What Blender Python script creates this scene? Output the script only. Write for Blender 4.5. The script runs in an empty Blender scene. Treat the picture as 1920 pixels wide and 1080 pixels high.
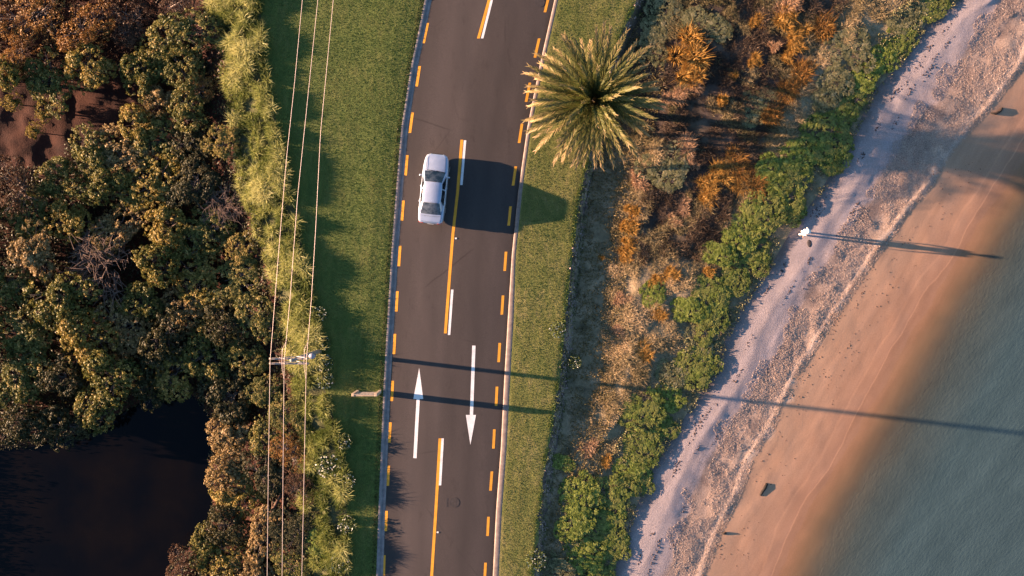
import bpy, math, random
import numpy as np
from mathutils import Vector, Matrix

# ------------------------------------------------------------------ camera, sky, sun, exposure
S = bpy.context.scene
COL = S.collection
H = 60.0            # drone height over the lawn (m)
PPM = 28.0          # photo pixels per metre on the lawn
cam = bpy.data.cameras.new("camera")
cam.sensor_width = 36.0
cam.lens = 36.0 * H / (1920.0 / PPM)
cam.clip_start = 0.5
cam.clip_end = 9000.0
cam_ob = bpy.data.objects.new("camera", cam)
cam_ob.location = (0, 0, H)
COL.objects.link(cam_ob)
S.camera = cam_ob

SUN_EL = math.radians(9.0)
SUN_DIR = Vector((math.cos(SUN_EL) * 0.993, -math.cos(SUN_EL) * 0.119, -math.sin(SUN_EL)))
world = bpy.data.worlds.new("World")
S.world = world
world.use_nodes = True
wn = world.node_tree
bg = wn.nodes["Background"]
sky = wn.nodes.new("ShaderNodeTexSky")
sky.sky_type = 'NISHITA'
sky.sun_disc = False
sky.sun_elevation = SUN_EL
sky.sun_rotation = math.atan2(-SUN_DIR.x, -SUN_DIR.y)
sky.air_density = 1.0
sky.dust_density = 0.6
sky.ozone_density = 3.0
wn.links.new(sky.outputs[0], bg.inputs[0])
bg.inputs[1].default_value = 0.05
sun = bpy.data.lights.new("sun", 'SUN')
sun.energy = 5.0
sun.angle = math.radians(0.5)
sun.color = (1.0, 0.65, 0.43)
sun_ob = bpy.data.objects.new("sun", sun)
sun_ob.rotation_euler = SUN_DIR.to_track_quat('-Z', 'Y').to_euler()
COL.objects.link(sun_ob)
S.view_settings.view_transform = 'Standard'
S.view_settings.look = 'None'
S.view_settings.exposure = 2.75
S.view_settings.gamma = 1.0
S.render.engine = 'CYCLES'
S.cycles.use_denoising = True
S.cycles.max_bounces = 5
S.cycles.diffuse_bounces = 2
S.cycles.transparent_max_bounces = 6
S.cycles.caustics_reflective = False
S.cycles.caustics_refractive = False

random.seed(7)
RNG = np.random.default_rng(11)

# ------------------------------------------------------------------ small helpers
def hash2(ix, iy, seed):
    n = (ix.astype(np.int64) * 374761393 + iy.astype(np.int64) * 668265263 + seed * 974711) & 0x7fffffff
    n = ((n ^ (n >> 13)) * 1274126177) & 0x7fffffff
    return ((n ^ (n >> 16)) & 0xffff) / 65535.0

def noise(x, y, seed=0):
    x = np.asarray(x, float); y = np.asarray(y, float)
    ix = np.floor(x); iy = np.floor(y)
    fx = x - ix; fy = y - iy
    fx = fx * fx * (3 - 2 * fx); fy = fy * fy * (3 - 2 * fy)
    a = hash2(ix, iy, seed); b = hash2(ix + 1, iy, seed)
    c = hash2(ix, iy + 1, seed); d = hash2(ix + 1, iy + 1, seed)
    return (a * (1 - fx) + b * fx) * (1 - fy) + (c * (1 - fx) + d * fx) * fy

def fbm(x, y, seed=0, o=3):
    r = 0; a = 0.5; s = 0
    for i in range(o):
        r = r + a * noise(np.asarray(x) * 2 ** i, np.asarray(y) * 2 ** i, seed + i * 17); s += a; a *= 0.5
    return r / s

def tag(o, label=None, cat=None, group=None, kind=None):
    if label: o["label"] = label
    if cat: o["category"] = cat
    if group: o["group"] = group
    if kind: o["kind"] = kind
    return o

def mesh(name, V, F, mat=None, smooth=False, tint=None, pattr=None, uv=None):
    """V (n,3); F (m,k) array or list of faces"""
    me = bpy.data.meshes.new(name)
    if isinstance(F, np.ndarray):
        V = np.asarray(V, np.float32); m, k = F.shape
        me.vertices.add(len(V)); me.vertices.foreach_set("co", V.ravel())
        me.loops.add(m * k); me.loops.foreach_set("vertex_index", F.astype(np.int32).ravel())
        me.polygons.add(m)
        me.polygons.foreach_set("loop_start", np.arange(0, m * k, k, dtype=np.int32))
        me.update(calc_edges=True)
    else:
        me.from_pydata([tuple(v) for v in V], [], [tuple(f) for f in F]); me.update()
    if smooth:
        me.polygons.foreach_set("use_smooth", np.ones(len(me.polygons), bool))
    if tint is not None:
        a = me.attributes.new("tint", 'FLOAT', 'FACE')
        a.data.foreach_set("value", np.asarray(tint, np.float32))
    if pattr:
        for kname, val in pattr.items():
            a = me.attributes.new(kname, 'FLOAT', 'POINT')
            a.data.foreach_set("value", np.asarray(val, np.float32))
    if mat: me.materials.append(mat)
    me.validate()
    return me

def obj(name, me, parent=None, loc=None):
    o = bpy.data.objects.new(name, me); COL.objects.link(o)
    if parent: o.parent = parent
    if loc is not None: o.location = loc
    return o

def empty(name, loc, rz=0.0):
    o = bpy.data.objects.new(name, None); COL.objects.link(o)
    o.location = loc; o.rotation_euler = (0, 0, rz); o.empty_display_size = 0.3
    return o

class MB:
    """collects boxes, tubes and lofts into one mesh"""
    def __init__(s): s.V = []; s.F = []
    def add(s, V, F):
        b = len(s.V); s.V += [tuple(v) for v in V]; s.F += [tuple(i + b for i in f) for f in F]
    def box(s, c, d, rz=0, bev=0.0):
        x, y, z = (q / 2 for q in d); e = bev
        pts = []
        # chamfered box: three rings
        def ring(zz, ix): return [(-x + ix, -y + ix, zz), (x - ix, -y + ix, zz), (x - ix, y - ix, zz), (-x + ix, y - ix, zz)]
        if e > 0: R = [ring(-z, e), ring(-z + e, 0), ring(z - e, 0), ring(z, e)]
        else: R = [ring(-z, 0), ring(z, 0)]
        V = [p for r in R for p in r]; F = [(3, 2, 1, 0)]
        for k in range(len(R) - 1):
            for i in range(4): F.append((4 * k + i, 4 * k + (i + 1) % 4, 4 * k + 4 + (i + 1) % 4, 4 * k + 4 + i))
        n = 4 * (len(R) - 1); F.append((n, n + 1, n + 2, n + 3))
        ca, sa = math.cos(rz), math.sin(rz)
        s.add([(c[0] + a * ca - b * sa, c[1] + a * sa + b * ca, c[2] + h) for a, b, h in V], F)
    def tube(s, pts, rad, n=8, cap=True):
        pts = [Vector(p) for p in pts]; rings = []
        if not hasattr(rad, '__len__'): rad = [rad] * len(pts)
        for i, p in enumerate(pts):
            t = (pts[min(i + 1, len(pts) - 1)] - pts[max(i - 1, 0)])
            if t.length < 1e-9: t = Vector((0, 0, 1))
            t.normalize()
            u = t.cross(Vector((0, 0, 1)) if abs(t.z) < .9 else Vector((1, 0, 0))).normalized(); v = t.cross(u)
            rings.append([p + (u * math.cos(2 * math.pi * k / n) + v * math.sin(2 * math.pi * k / n)) * rad[i] for k in range(n)])
        V = [q for r in rings for q in r]; F = []
        for i in range(len(pts) - 1):
            for k in range(n): F.append((i * n + k, i * n + (k + 1) % n, (i + 1) * n + (k + 1) % n, (i + 1) * n + k))
        if cap:
            F.append(tuple(range(n - 1, -1, -1))); F.append(tuple((len(pts) - 1) * n + k for k in range(n)))
        s.add(V, F)
    def build(s, name, mat, parent=None, smooth=False, loc=None):
        return obj(name, mesh(name, s.V, s.F, mat, smooth), parent, loc)

# ------------------------------------------------------------------ materials
def new_mat(name):
    m = bpy.data.materials.new(name); m.use_nodes = True
    nt = m.node_tree; b = nt.nodes["Principled BSDF"]
    b.inputs["Specular IOR Level"].default_value = 0.25
    return m, nt, b

def ramp(nt, stops, fac):
    r = nt.nodes.new("ShaderNodeValToRGB"); e = r.color_ramp.elements
    while len(e) < len(stops): e.new(0.5)
    for q, (p, c) in zip(e, stops): q.position = p; q.color = (*c, 1)
    nt.links.new(fac, r.inputs[0]); return r.outputs[0]

def ntex(nt, scale, detail=3, stretch=None, rough=0.55, coord='Object', rot=0):
    tc = nt.nodes.new("ShaderNodeTexCoord"); mp = nt.nodes.new("ShaderNodeMapping")
    if stretch:
        mp.vector_type = 'TEXTURE'; mp.inputs["Scale"].default_value = tuple(1 / q for q in stretch)
    mp.inputs["Rotation"].default_value = (0, 0, rot)
    nt.links.new(tc.outputs[coord], mp.inputs[0])
    n = nt.nodes.new("ShaderNodeTexNoise"); n.inputs["Scale"].default_value = scale
    n.inputs["Detail"].default_value = detail; n.inputs["Roughness"].default_value = rough
    nt.links.new(mp.outputs[0], n.inputs[0]); return n.outputs[0]

def math_n(nt, op, a, b=None, clamp=False):
    n = nt.nodes.new("ShaderNodeMath"); n.operation = op; n.use_clamp = clamp
    for i, q in enumerate((a, b)):
        if q is None: continue
        if isinstance(q, (int, float)): n.inputs[i].default_value = q
        else: nt.links.new(q, n.inputs[i])
    return n.outputs[0]

def mixc(nt, fac, a, b, mode='MIX'):
    n = nt.nodes.new("ShaderNodeMix"); n.data_type = 'RGBA'; n.blend_type = mode
    for i, q in ((0, fac), (6, a), (7, b)):
        if isinstance(q, (int, float)): n.inputs[i].default_value = q
        elif isinstance(q, tuple): n.inputs[i].default_value = (*q, 1)
        else: nt.links.new(q, n.inputs[i])
    return n.outputs[2]

def bump(nt, b, height, strength, dist):
    n = nt.nodes.new("ShaderNodeBump"); n.inputs["Strength"].default_value = strength
    n.inputs["Distance"].default_value = dist
    nt.links.new(height, n.inputs["Height"]); nt.links.new(n.outputs[0], b.inputs["Normal"])

def attr(nt, name):
    a = nt.nodes.new("ShaderNodeAttribute"); a.attribute_name = name; return a.outputs["Fac"]

def plain(name, col, rough=0.6, metal=0.0, var=0.12, scale=6, spec=0.3, bmp=0.0):
    m, nt, b = new_mat(name)
    n = ntex(nt, scale, 4)
    c = ramp(nt, [(0.25, tuple(max(0, q * (1 - var)) for q in col)), (0.75, tuple(min(1, q * (1 + var)) for q in col))], n)
    nt.links.new(c, b.inputs["Base Color"])
    b.inputs["Roughness"].default_value = rough; b.inputs["Metallic"].default_value = metal
    b.inputs["Specular IOR Level"].default_value = spec
    if bmp: bump(nt, b, ntex(nt, scale * 5, 4), 0.8, bmp)
    return m

def leafmat(name, stops, trans=0.25, rough=0.55, patch=None):
    m, nt, b = new_mat(name)
    c = ramp(nt, stops, attr(nt, "tint"))
    if patch:
        c = mixc(nt, ramp(nt, [(0.42, (0, 0, 0)), (0.62, (1, 1, 1))], ntex(nt, patch[1], 2)), c, patch[0])
    nt.links.new(c, b.inputs["Base Color"]); b.inputs["Roughness"].default_value = rough
    b.inputs["Specular IOR Level"].default_value = 0.2
    if trans > 0:
        t = nt.nodes.new("ShaderNodeBsdfTranslucent"); nt.links.new(c, t.inputs[0])
        mx = nt.nodes.new("ShaderNodeMixShader"); mx.inputs[0].default_value = trans
        nt.links.new(b.outputs[0], mx.inputs[1]); nt.links.new(t.outputs[0], mx.inputs[2])
        nt.links.new(mx.outputs[0], nt.nodes["Material Output"].inputs[0])
    return m

M = {}
# lawn
def lawn_mat(name, a, b_, c_):
    m, nt, b = new_mat(name)
    big = ntex(nt, 0.35, 3); fine = ntex(nt, 14, 4, (1.6, .7, 1)); mid = ntex(nt, 2.2, 3, (1.5, .6, 1), rot=.1)
    c = ramp(nt, [(0.3, a), (0.5, b_), (0.72, c_)], mixc(nt, 0.5, mid, big))
    c = mixc(nt, 0.75, c, ramp(nt, [(0.3, (.35, .38, .32)), (0.7, (1.5, 1.45, 1.3))], fine), 'MULTIPLY')
    mow = ramp(nt, [(.35, (.80, .84, .80)), (.65, (1.18, 1.14, 1.1))], ntex(nt, 1.1, 4, (1.5, .06, 1), rot=math.radians(-6)))
    c = mixc(nt, .8, c, mow, 'MULTIPLY')
    nt.links.new(c, b.inputs["Base Color"]); b.inputs["Roughness"].default_value = 0.8
    bump(nt, b, fine, 0.7, 0.05)
    return m
M['lawn'] = lawn_mat('lawn_turf', (.060, .095, .018), (.092, .120, .026), (.138, .140, .042))
M['verge'] = lawn_mat('verge_turf', (.080, .105, .024), (.14, .142, .040), (.24, .195, .085))
# road
def road_mat():
    m, nt, b = new_mat('asphalt')
    fine = ntex(nt, 34, 5, rough=.7); big = ntex(nt, 0.6, 4, (1, .25, 1))
    u = attr(nt, "u")
    track = ramp(nt, [(0.0, (.8,) * 3), (.12, (.95,) * 3), (.2, (1.09,) * 3), (.34, (.95,) * 3), (.42, (1.05,) * 3), (.49, (.88,) * 3),
                      (.56, (.84,) * 3), (.64, (.90,) * 3), (.72, (.80,) * 3), (.84, (.92,) * 3), (.93, (.84,) * 3), (.965, (.82,) * 3), (1, (.5,) * 3)], u)
    c = ramp(nt, [(0.3, (.052, .043, .041)), (0.7, (.071, .057, .053))], big)
    c = mixc(nt, 1.0, c, track, 'MULTIPLY')
    c = mixc(nt, 0.8, c, ramp(nt, [(0.3, (.55,) * 3), (0.7, (1.45,) * 3)], fine), 'MULTIPLY')
    blot = ramp(nt, [(.30, (.72,) * 3), (.42, (1,) * 3), (.62, (1,) * 3), (.74, (1.15, 1.12, 1.1))], ntex(nt, 1.1, 6, (1.3, .5, 1), rough=.7))
    c = mixc(nt, .8, c, blot, 'MULTIPLY')
    tc = nt.nodes.new("ShaderNodeTexCoord"); vo = nt.nodes.new("ShaderNodeTexVoronoi"); vo.feature = 'DISTANCE_TO_EDGE'; vo.inputs["Scale"].default_value = .16
    dst = nt.nodes.new("ShaderNodeMix"); dst.data_type = 'VECTOR'; dst.inputs[0].default_value = .12
    nz = nt.nodes.new("ShaderNodeTexNoise"); nz.inputs["Scale"].default_value = 1.2; nz.inputs["Detail"].default_value = 5
    nt.links.new(tc.outputs["Object"], nz.inputs[0]); nt.links.new(tc.outputs["Object"], dst.inputs[4]); nt.links.new(nz.outputs["Color"], dst.inputs[5]); nt.links.new(dst.outputs[1], vo.inputs["Vector"])
    crack = ramp(nt, [(0, (.55,) * 3), (.004, (.75,) * 3), (.009, (1,) * 3)], vo.outputs["Distance"])
    c = mixc(nt, ramp(nt, [(.5, (0, 0, 0)), (.62, (.8,) * 3)], ntex(nt, .22, 2)), c, mixc(nt, 1.0, c, crack, 'MULTIPLY'))
    nt.links.new(c, b.inputs["Base Color"]); b.inputs["Roughness"].default_value = 0.85
    bump(nt, b, fine, 0.45, 0.012)
    return m
M['road'] = road_mat()
M['concrete'] = plain('kerb_concrete', (.20, .155, .135), .85, var=.3, scale=3, bmp=.01)
M['concrete_dark'] = plain('channel_concrete', (.22, .19, .185), .85, var=.3, scale=3, bmp=.01)
def worn_paint(name, col):
    m, nt, b = new_mat(name)
    c = ramp(nt, [(.3, tuple(q * .78 for q in col)), (.7, col)], ntex(nt, 2.2, 4))
    w = ramp(nt, [(.30, (.75,) * 3), (.42, (0, 0, 0))], ntex(nt, 16, 6, rough=.75))
    nt.links.new(mixc(nt, w, c, (.09, .078, .072)), b.inputs["Base Color"]); b.inputs["Roughness"].default_value = .75; return m
M['paint_white'] = worn_paint('white_road_paint', (.76, .75, .75))
M['paint_yellow'] = worn_paint('yellow_road_paint', (.76, .34, .035))
M['iron'] = plain('worn_iron', (.045, .038, .037), .7, var=.3)
# soil
def soil_mat(name, a, b_, c_, s=1.5, bd=.05):
    m, nt, b = new_mat(name)
    c = ramp(nt, [(0.3, a), (0.5, b_), (0.7, c_)], ntex(nt, s, 6, rough=.65))
    nt.links.new(c, b.inputs["Base Color"]); b.inputs["Roughness"].default_value = 0.95
    bump(nt, b, ntex(nt, 9, 6, rough=.7), 0.9, bd)
    return m
M['mud'] = soil_mat('wet_red_mud', (.016, .005, .004), (.040, .013, .008), (.066, .024, .014), .5, .04)
M['bank'] = soil_mat('grassy_bank_soil', (.04, .045, .018), (.08, .08, .035), (.12, .11, .05), 1.2)
def scrub_mat():
    m, nt, b = new_mat('dry_litter'); n = ntex(nt, .9, 6, rough=.65)
    a = ramp(nt, [(.3, (.022, .015, .012)), (.5, (.05, .035, .028)), (.7, (.10, .07, .056))], n)
    c = ramp(nt, [(.3, (.09, .075, .045)), (.5, (.22, .17, .10)), (.7, (.36, .27, .17))], n)
    nt.links.new(mixc(nt, attr(nt, "dry"), a, c), b.inputs["Base Color"]); b.inputs["Roughness"].default_value = .95
    bump(nt, b, ntex(nt, 9, 6, rough=.7), .9, .05); return m
M['scrub'] = scrub_mat()
M['edge'] = soil_mat('eroded_edge', (.04, .028, .022), (.10, .072, .058), (.30, .21, .165), 2.2, .07)
# beach
def beach_mat():
    m, nt, b = new_mat('shell_and_sand')
    z = attr(nt, "zone")     # 0 scrub edge, 1 end of pale shell, 2 shell ridge, 3 waterline
    zz = math_n(nt, 'ADD', z, math_n(nt, 'SUBTRACT', math_n(nt, 'MULTIPLY', ntex(nt, .42, 6, rough=.66), .62), .31))
    zs = math_n(nt, 'DIVIDE', zz, 4.0)
    base = ramp(nt, [(0.0, (.13, .10, .085)), (.035, (.19, .155, .15)), (.08, (.30, .248, .245)), (.2, (.32, .266, .268)), (.255, (.31, .25, .245)),
                     (.28, (.285, .215, .185)), (.34, (.34, .25, .205)), (.46, (.385, .28, .22)), (.492, (.44, .34, .28)), (.515, (.37, .232, .155)), (.62, (.385, .225, .145)),
                     (.72, (.345, .19, .12)), (1.0, (.27, .165, .09))], zs)
    fine = ntex(nt, 13, 5, rough=.75)
    # shell hash is coarse and speckled, sand smooth
    coarse = ramp(nt, [(0.0, (.55,) * 3), (.2, (.5,) * 3), (.27, (1,) * 3), (.48, (.95,) * 3), (.53, (.22,) * 3), (1, (.12,) * 3)], zs)
    spk = ramp(nt, [(0.3, (.45, .42, .40)), (.5, (.95, .95, .95)), (0.7, (1.6, 1.6, 1.6))], fine)
    c = mixc(nt, coarse, base, mixc(nt, 1.0, base, spk, 'MULTIPLY'))
    pat = ramp(nt, [(.36, (.60, .56, .56)), (.5, (1.1, 1.05, 1.0))], ntex(nt, .45, 4, rough=.6))  # blotches put vegetation shade and sunlit gaps into the shell band colour
    c = mixc(nt, ramp(nt, [(.25, (0, 0, 0)), (.28, (.8,) * 3), (.44, (.7,) * 3), (.49, (0, 0, 0))], zs), c, mixc(nt, 1.0, c, pat, 'MULTIPLY'))
    # swash lines left by the last waves
    z2 = math_n(nt, 'ADD', z, math_n(nt, 'MULTIPLY', ntex(nt, .10, 4, rough=.45), .55))
    sw = ramp(nt, [(0, (1,) * 3), (.748, (1,) * 3), (.752, (1.32, 1.28, 1.22)), (.7555, (1.02,) * 3), (.790, (1,) * 3), (.793, (1.30, 1.26, 1.2)), (.7965, (.90, .885, .87)), (.86, (.86, .85, .83)), (1, (.85, .84, .82))], math_n(nt, 'DIVIDE', z2, 4.0))
    c = mixc(nt, .9, c, sw, 'MULTIPLY')
    # drying streaks across the sand
    st = ntex(nt, .8, 4, (2.2, .35, 1), rot=math.radians(-30))
    c = mixc(nt, .5, c, ramp(nt, [(.3, (.78, .76, .74)), (.7, (1.18, 1.18, 1.18))], st), 'MULTIPLY')
    nt.links.new(c, b.inputs["Base Color"]); b.inputs["Roughness"].default_value = 0.9
    h = math_n(nt, 'MULTIPLY', fine, coarse)
    bump(nt, b, h, 0.8, 0.05)
    return m
M['beach'] = beach_mat()
def sea_mat():
    m, nt, b = new_mat('shallow_sea')
    d = attr(nt, "depth")
    n = ntex(nt, .45, 9, (1.3, .4, 1), rot=math.radians(-38), rough=.74)
    c = ramp(nt, [(0.0, (.18, .135, .075)), (.12, (.155, .125, .078)), (.26, (.085, .085, .066)), (.5, (.053, .068, .063)), (1.0, (.047, .079, .086))], d)
    c = mixc(nt, .55, c, ramp(nt, [(.32, (.62, .66, .70)), (.68, (1.38, 1.36, 1.36))], n), 'MULTIPLY')
    nt.links.new(c, b.inputs["Base Color"]); b.inputs["Roughness"].default_value = 0.14
    b.inputs["Specular IOR Level"].default_value = 0.5; b.inputs["IOR"].default_value = 1.33
    rip = ntex(nt, 4.5, 6, (1.4, .55, 1), rot=math.radians(-38), rough=.65)
    bump(nt, b, rip, 0.4, 0.05)
    t = nt.nodes.new("ShaderNodeBsdfTransparent"); t.inputs[0].default_value = (.99, .98, .95, 1)
    mx = nt.nodes.new("ShaderNodeMixShader")
    nt.links.new(ramp(nt, [(0.0, (.0,) * 3), (.04, (.06,) * 3), (.16, (.42,) * 3), (.32, (.8,) * 3), (.52, (1,) * 3)], d), mx.inputs[0])
    nt.links.new(t.outputs[0], mx.inputs[1]); nt.links.new(b.outputs[0], mx.inputs[2])
    nt.links.new(mx.outputs[0], nt.nodes["Material Output"].inputs[0])
    return m
M['sea'] = sea_mat()
m, nt, b = new_mat('dark_pond_water'); M['pond'] = m
nt.links.new(ramp(nt, [(.35, (.002, .002, .003)), (.7, (.005, .0035, .003))], ntex(nt, .3, 3)), b.inputs["Base Color"])
b.inputs["Roughness"].default_value = .08; b.inputs["IOR"].default_value = 1.33
bump(nt, b, ntex(nt, 2, 3), .1, .02)

M['olive'] = leafmat('olive_leaf', [(0, (.042, .05, .012)), (.5, (.125, .122, .028)), (.85, (.27, .21, .055)), (1, (.38, .27, .10))])
M['yellow_olive'] = leafmat('yellow_olive_leaf', [(0, (.08, .075, .014)), (.5, (.23, .175, .036)), (1, (.42, .28, .09))])
M['tan_leaf'] = leafmat('tan_leaf', [(0, (.10, .07, .022)), (.5, (.26, .175, .065)), (1, (.44, .30, .15))])
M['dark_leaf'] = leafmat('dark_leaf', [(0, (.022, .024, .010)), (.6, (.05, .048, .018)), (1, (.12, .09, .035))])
M['rust_leaf'] = leafmat('rust_leaf', [(0, (.085, .035, .01)), (.5, (.22, .10, .022)), (1, (.42, .23, .06))])
M['brown_leaf'] = leafmat('brown_leaf', [(0, (.04, .02, .012)), (.6, (.085, .042, .022)), (1, (.17, .085, .04))])
M['green_leaf'] = leafmat('green_leaf', [(0, (.035, .05, .010)), (.5, (.14, .175, .03)), (1, (.31, .33, .08))], patch=((.20, .20, .055), .9))
M['bright_leaf'] = leafmat('bright_leaf', [(0, (.055, .075, .012)), (.5, (.18, .215, .035)), (1, (.37, .38, .10))])
M['grey_leaf'] = leafmat('grey_green_leaf', [(0, (.06, .06, .025)), (.5, (.18, .17, .075)), (1, (.34, .29, .15))])
M['hedge_grass'] = leafmat('yellow_green_long_grass', [(0, (.075, .10, .022)), (.5, (.24, .255, .07)), (1, (.48, .45, .19))], .4)
M['dry_grass'] = leafmat('dry_grass', [(0, (.11, .09, .04)), (.5, (.33, .25, .13)), (1, (.58, .42, .25))], .35)
M['shade_grass'] = leafmat('olive_rough_grass', [(0, (.08, .068, .025)), (.5, (.175, .135, .055)), (1, (.30, .22, .10))], .3)
M['turf_blade'] = leafmat('turf_blade', [(0, (.053, .09, .017)), (.5, (.108, .138, .030)), (1, (.20, .185, .064))], .4)
M['orange_grass'] = leafmat('orange_tussock', [(0, (.20, .095, .02)), (.5, (.40, .21, .045)), (1, (.58, .35, .10))], .3)
M['peach_grass'] = leafmat('peach_tussock', [(0, (.25, .14, .08)), (.5, (.42, .25, .14)), (1, (.58, .38, .24))], .3)
M['frond'] = leafmat('palm_frond', [(0, (.040, .052, .014)), (.3, (.095, .105, .026)), (.5, (.19, .165, .055)), (.75, (.36, .25, .12)), (1, (.52, .34, .19))], .3)
M['spear'] = leafmat('young_frond', [(0, (.20, .21, .05)), (.6, (.40, .36, .11)), (1, (.5, .42, .16))], .3)
M['stems'] = leafmat('dead_stem', [(0, (.03, .02, .014)), (.5, (.085, .055, .035)), (1, (.24, .16, .10))])
M['flower'] = leafmat('white_flower', [(0, (.04, .06, .015)), (.55, (.11, .13, .04)), (.7, (.30, .31, .26)), (1, (.55, .54, .48))], .2)
M['bark'] = plain('grey_bark', (.13, .10, .085), .9, var=.4, scale=7, bmp=.02)
M['twig'] = plain('bare_twig', (.11, .072, .055), .9, var=.35, scale=5)
M['dead_wood'] = plain('dead_wood', (.10, .06, .042), .9, var=.5, scale=5, bmp=.02)
M['timber'] = plain('weathered_timber', (.33, .27, .23), .85, var=.35, scale=8, bmp=.006)
M['sign_timber'] = plain('pale_sign_timber', (.46, .34, .24), .8, var=.3, scale=6, bmp=.006)
M['wire'] = plain('aluminium_wire', (.52, .42, .37), .45, metal=.2, var=.08)
M['can'] = plain('grey_steel_can', (.30, .29, .34), .5, metal=.2)
M['black'] = plain('black_rubber', (.012, .012, .013), .8)
M['ceramic'] = plain('brown_ceramic', (.30, .22, .18), .25)

# ------------------------------------------------------------------ the lie of the land, written as lines running up and down the coast
YK = [-300, 0, 60, 120, 240, 360, 480, 600, 720, 840, 960, 1080, 1380]
def curve(d):
    k = sorted(d); return (np.array(k, float), np.array([d[q] for q in k], float))
def cv(c, y): return np.interp(y, c[0], c[1])
C_hedge = curve({-300: 360, 0: 395, 120: 420, 240: 440, 360: 455, 480: 500, 600: 532, 720: 552, 840: 565, 960: 568, 1080: 575, 1380: 580})
C_low = (C_hedge[0], C_hedge[1] - 120)
C_lawn = curve({-300: 470, 0: 487, 120: 497, 240: 520, 360: 545, 480: 570, 600: 594, 720: 606, 800: 630, 880: 648, 960: 650, 1080: 652, 1380: 650})
C_kl = curve({-300: 872, 0: 797, 60: 785, 120: 772, 240: 753, 360: 743, 480: 734, 600: 727, 720: 720, 840: 715, 960: 710, 1080: 706, 1380: 694})
C_rl = curve({-300: 884, 0: 809, 60: 797, 120: 784, 240: 766, 360: 756, 480: 747, 600: 740, 720: 734, 840: 728, 960: 723, 1080: 719, 1380: 707})
C_kr = curve({-300: 1127, 0: 1047, 120: 1020, 240: 996, 360: 979, 480: 967, 600: 963, 720: 956, 840: 950, 960: 941, 1080: 935, 1380: 915})
C_rr = (C_kr[0], C_kr[1] - np.where(C_kr[0] < 540, 7.5, 11))
C_verge = curve({-300: 1290, 0: 1195, 60: 1168, 120: 1148, 240: 1120, 360: 1088, 480: 1072, 600: 1060, 720: 1048, 840: 1028, 960: 1012, 1080: 1000, 1380: 975})
C_foot = (C_verge[0], C_verge[1] + 13)
C_beach = curve({-300: 1960, 0: 1800, 40: 1740, 120: 1685, 170: 1640, 250: 1600, 300: 1575, 370: 1530, 420: 1490, 490: 1450, 560: 1400, 630: 1362, 700: 1340, 770: 1292, 830: 1250, 900: 1215, 980: 1180, 1060: 1152, 1080: 1145, 1380: 1075})
C_lil = curve({-300: 1985, 0: 1880, 120: 1790, 240: 1705, 320: 1655, 390: 1612, 470: 1560, 560: 1500, 690: 1440, 740: 1402, 800: 1360, 880: 1318, 950: 1288, 1030: 1262, 1080: 1248, 1380: 1165})
C_ridge = curve({-300: 2040, 0: 1965, 130: 1905, 200: 1850, 240: 1813, 287: 1773, 347: 1737, 390: 1700, 500: 1620, 590: 1560, 680: 1500, 740: 1470, 800: 1440, 860: 1400, 920: 1380, 1000: 1340, 1080: 1310, 1380: 1215})
C_water = curve({-300: 2200, 0: 2085, 120: 2020, 290: 1922, 360: 1880, 423: 1832, 473: 1802, 553: 1753, 577: 1740, 653: 1693, 713: 1663, 777: 1623, 843: 1590, 933: 1530, 987: 1500, 1067: 1465, 1380: 1345})
Z_SEA = -1.12
Z_POND = -2.75
# boundary: (curve, offset, height, roughness amplitude)
BOUNDS = [(C_low, -6000, -2.6, .25), (C_low, 0, -2.5, .22), (C_hedge, 0, -.55, .12), (C_lawn, -30, -.02, .06), (C_lawn, 10, 0, .015), (C_kl, -40, 0, .01), (C_kl, 0, -.06, 0),
          (C_kr, 0, 0, 0), (C_verge, -8, 0, .02), (C_verge, 0, -.03, .05), (C_foot, 0, -.45, .06), (C_foot, 72, -.47, .08), (C_foot, 112, -.34, .10), (C_beach, -120, -.47, .10), (C_beach, -30, -.70, .05), (C_beach, 15, -.70, .03), (C_beach, 60, -.665, .03),
          (C_lil, -8, -.75, .05), (C_lil, 12, -.80, .05), (C_ridge, -8, -.90, .07), (C_ridge, 0, -.865, .06), (C_ridge, 11, -.905, .02), (C_water, 0, Z_SEA, .008), (C_water, 100, Z_SEA - .11, .006),
          (C_water, 420, Z_SEA - .55, .02), (C_water, 9000, -9, 0)]
POND = np.array([(-60, 850), (60, 848), (130, 832), (205, 795), (262, 765), (325, 728), (372, 768), (398, 805), (382, 860), (392, 915), (384, 975), (345, 1015), (310, 1060), (300, 1200), (-60, 1230)], float)
def pond_sd(px, py):
    px = np.asarray(px, float); py = np.asarray(py, float)
    d = np.full(px.shape, 1e9); ins = np.zeros(px.shape, bool)
    n = len(POND)
    for i in range(n):
        a = POND[i]; b_ = POND[(i + 1) % n]; e = b_ - a
        t = np.clip(((px - a[0]) * e[0] + (py - a[1]) * e[1]) / (e @ e), 0, 1)
        d = np.minimum(d, np.hypot(px - a[0] - t * e[0], py - a[1] - t * e[1]))
        c = ((a[1] > py) != (b_[1] > py)) & (px < (b_[0] - a[0]) * (py - a[1]) / (b_[1] - a[1] + 1e-9) + a[0])
        ins ^= c
    return np.where(ins, -d, d)
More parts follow.
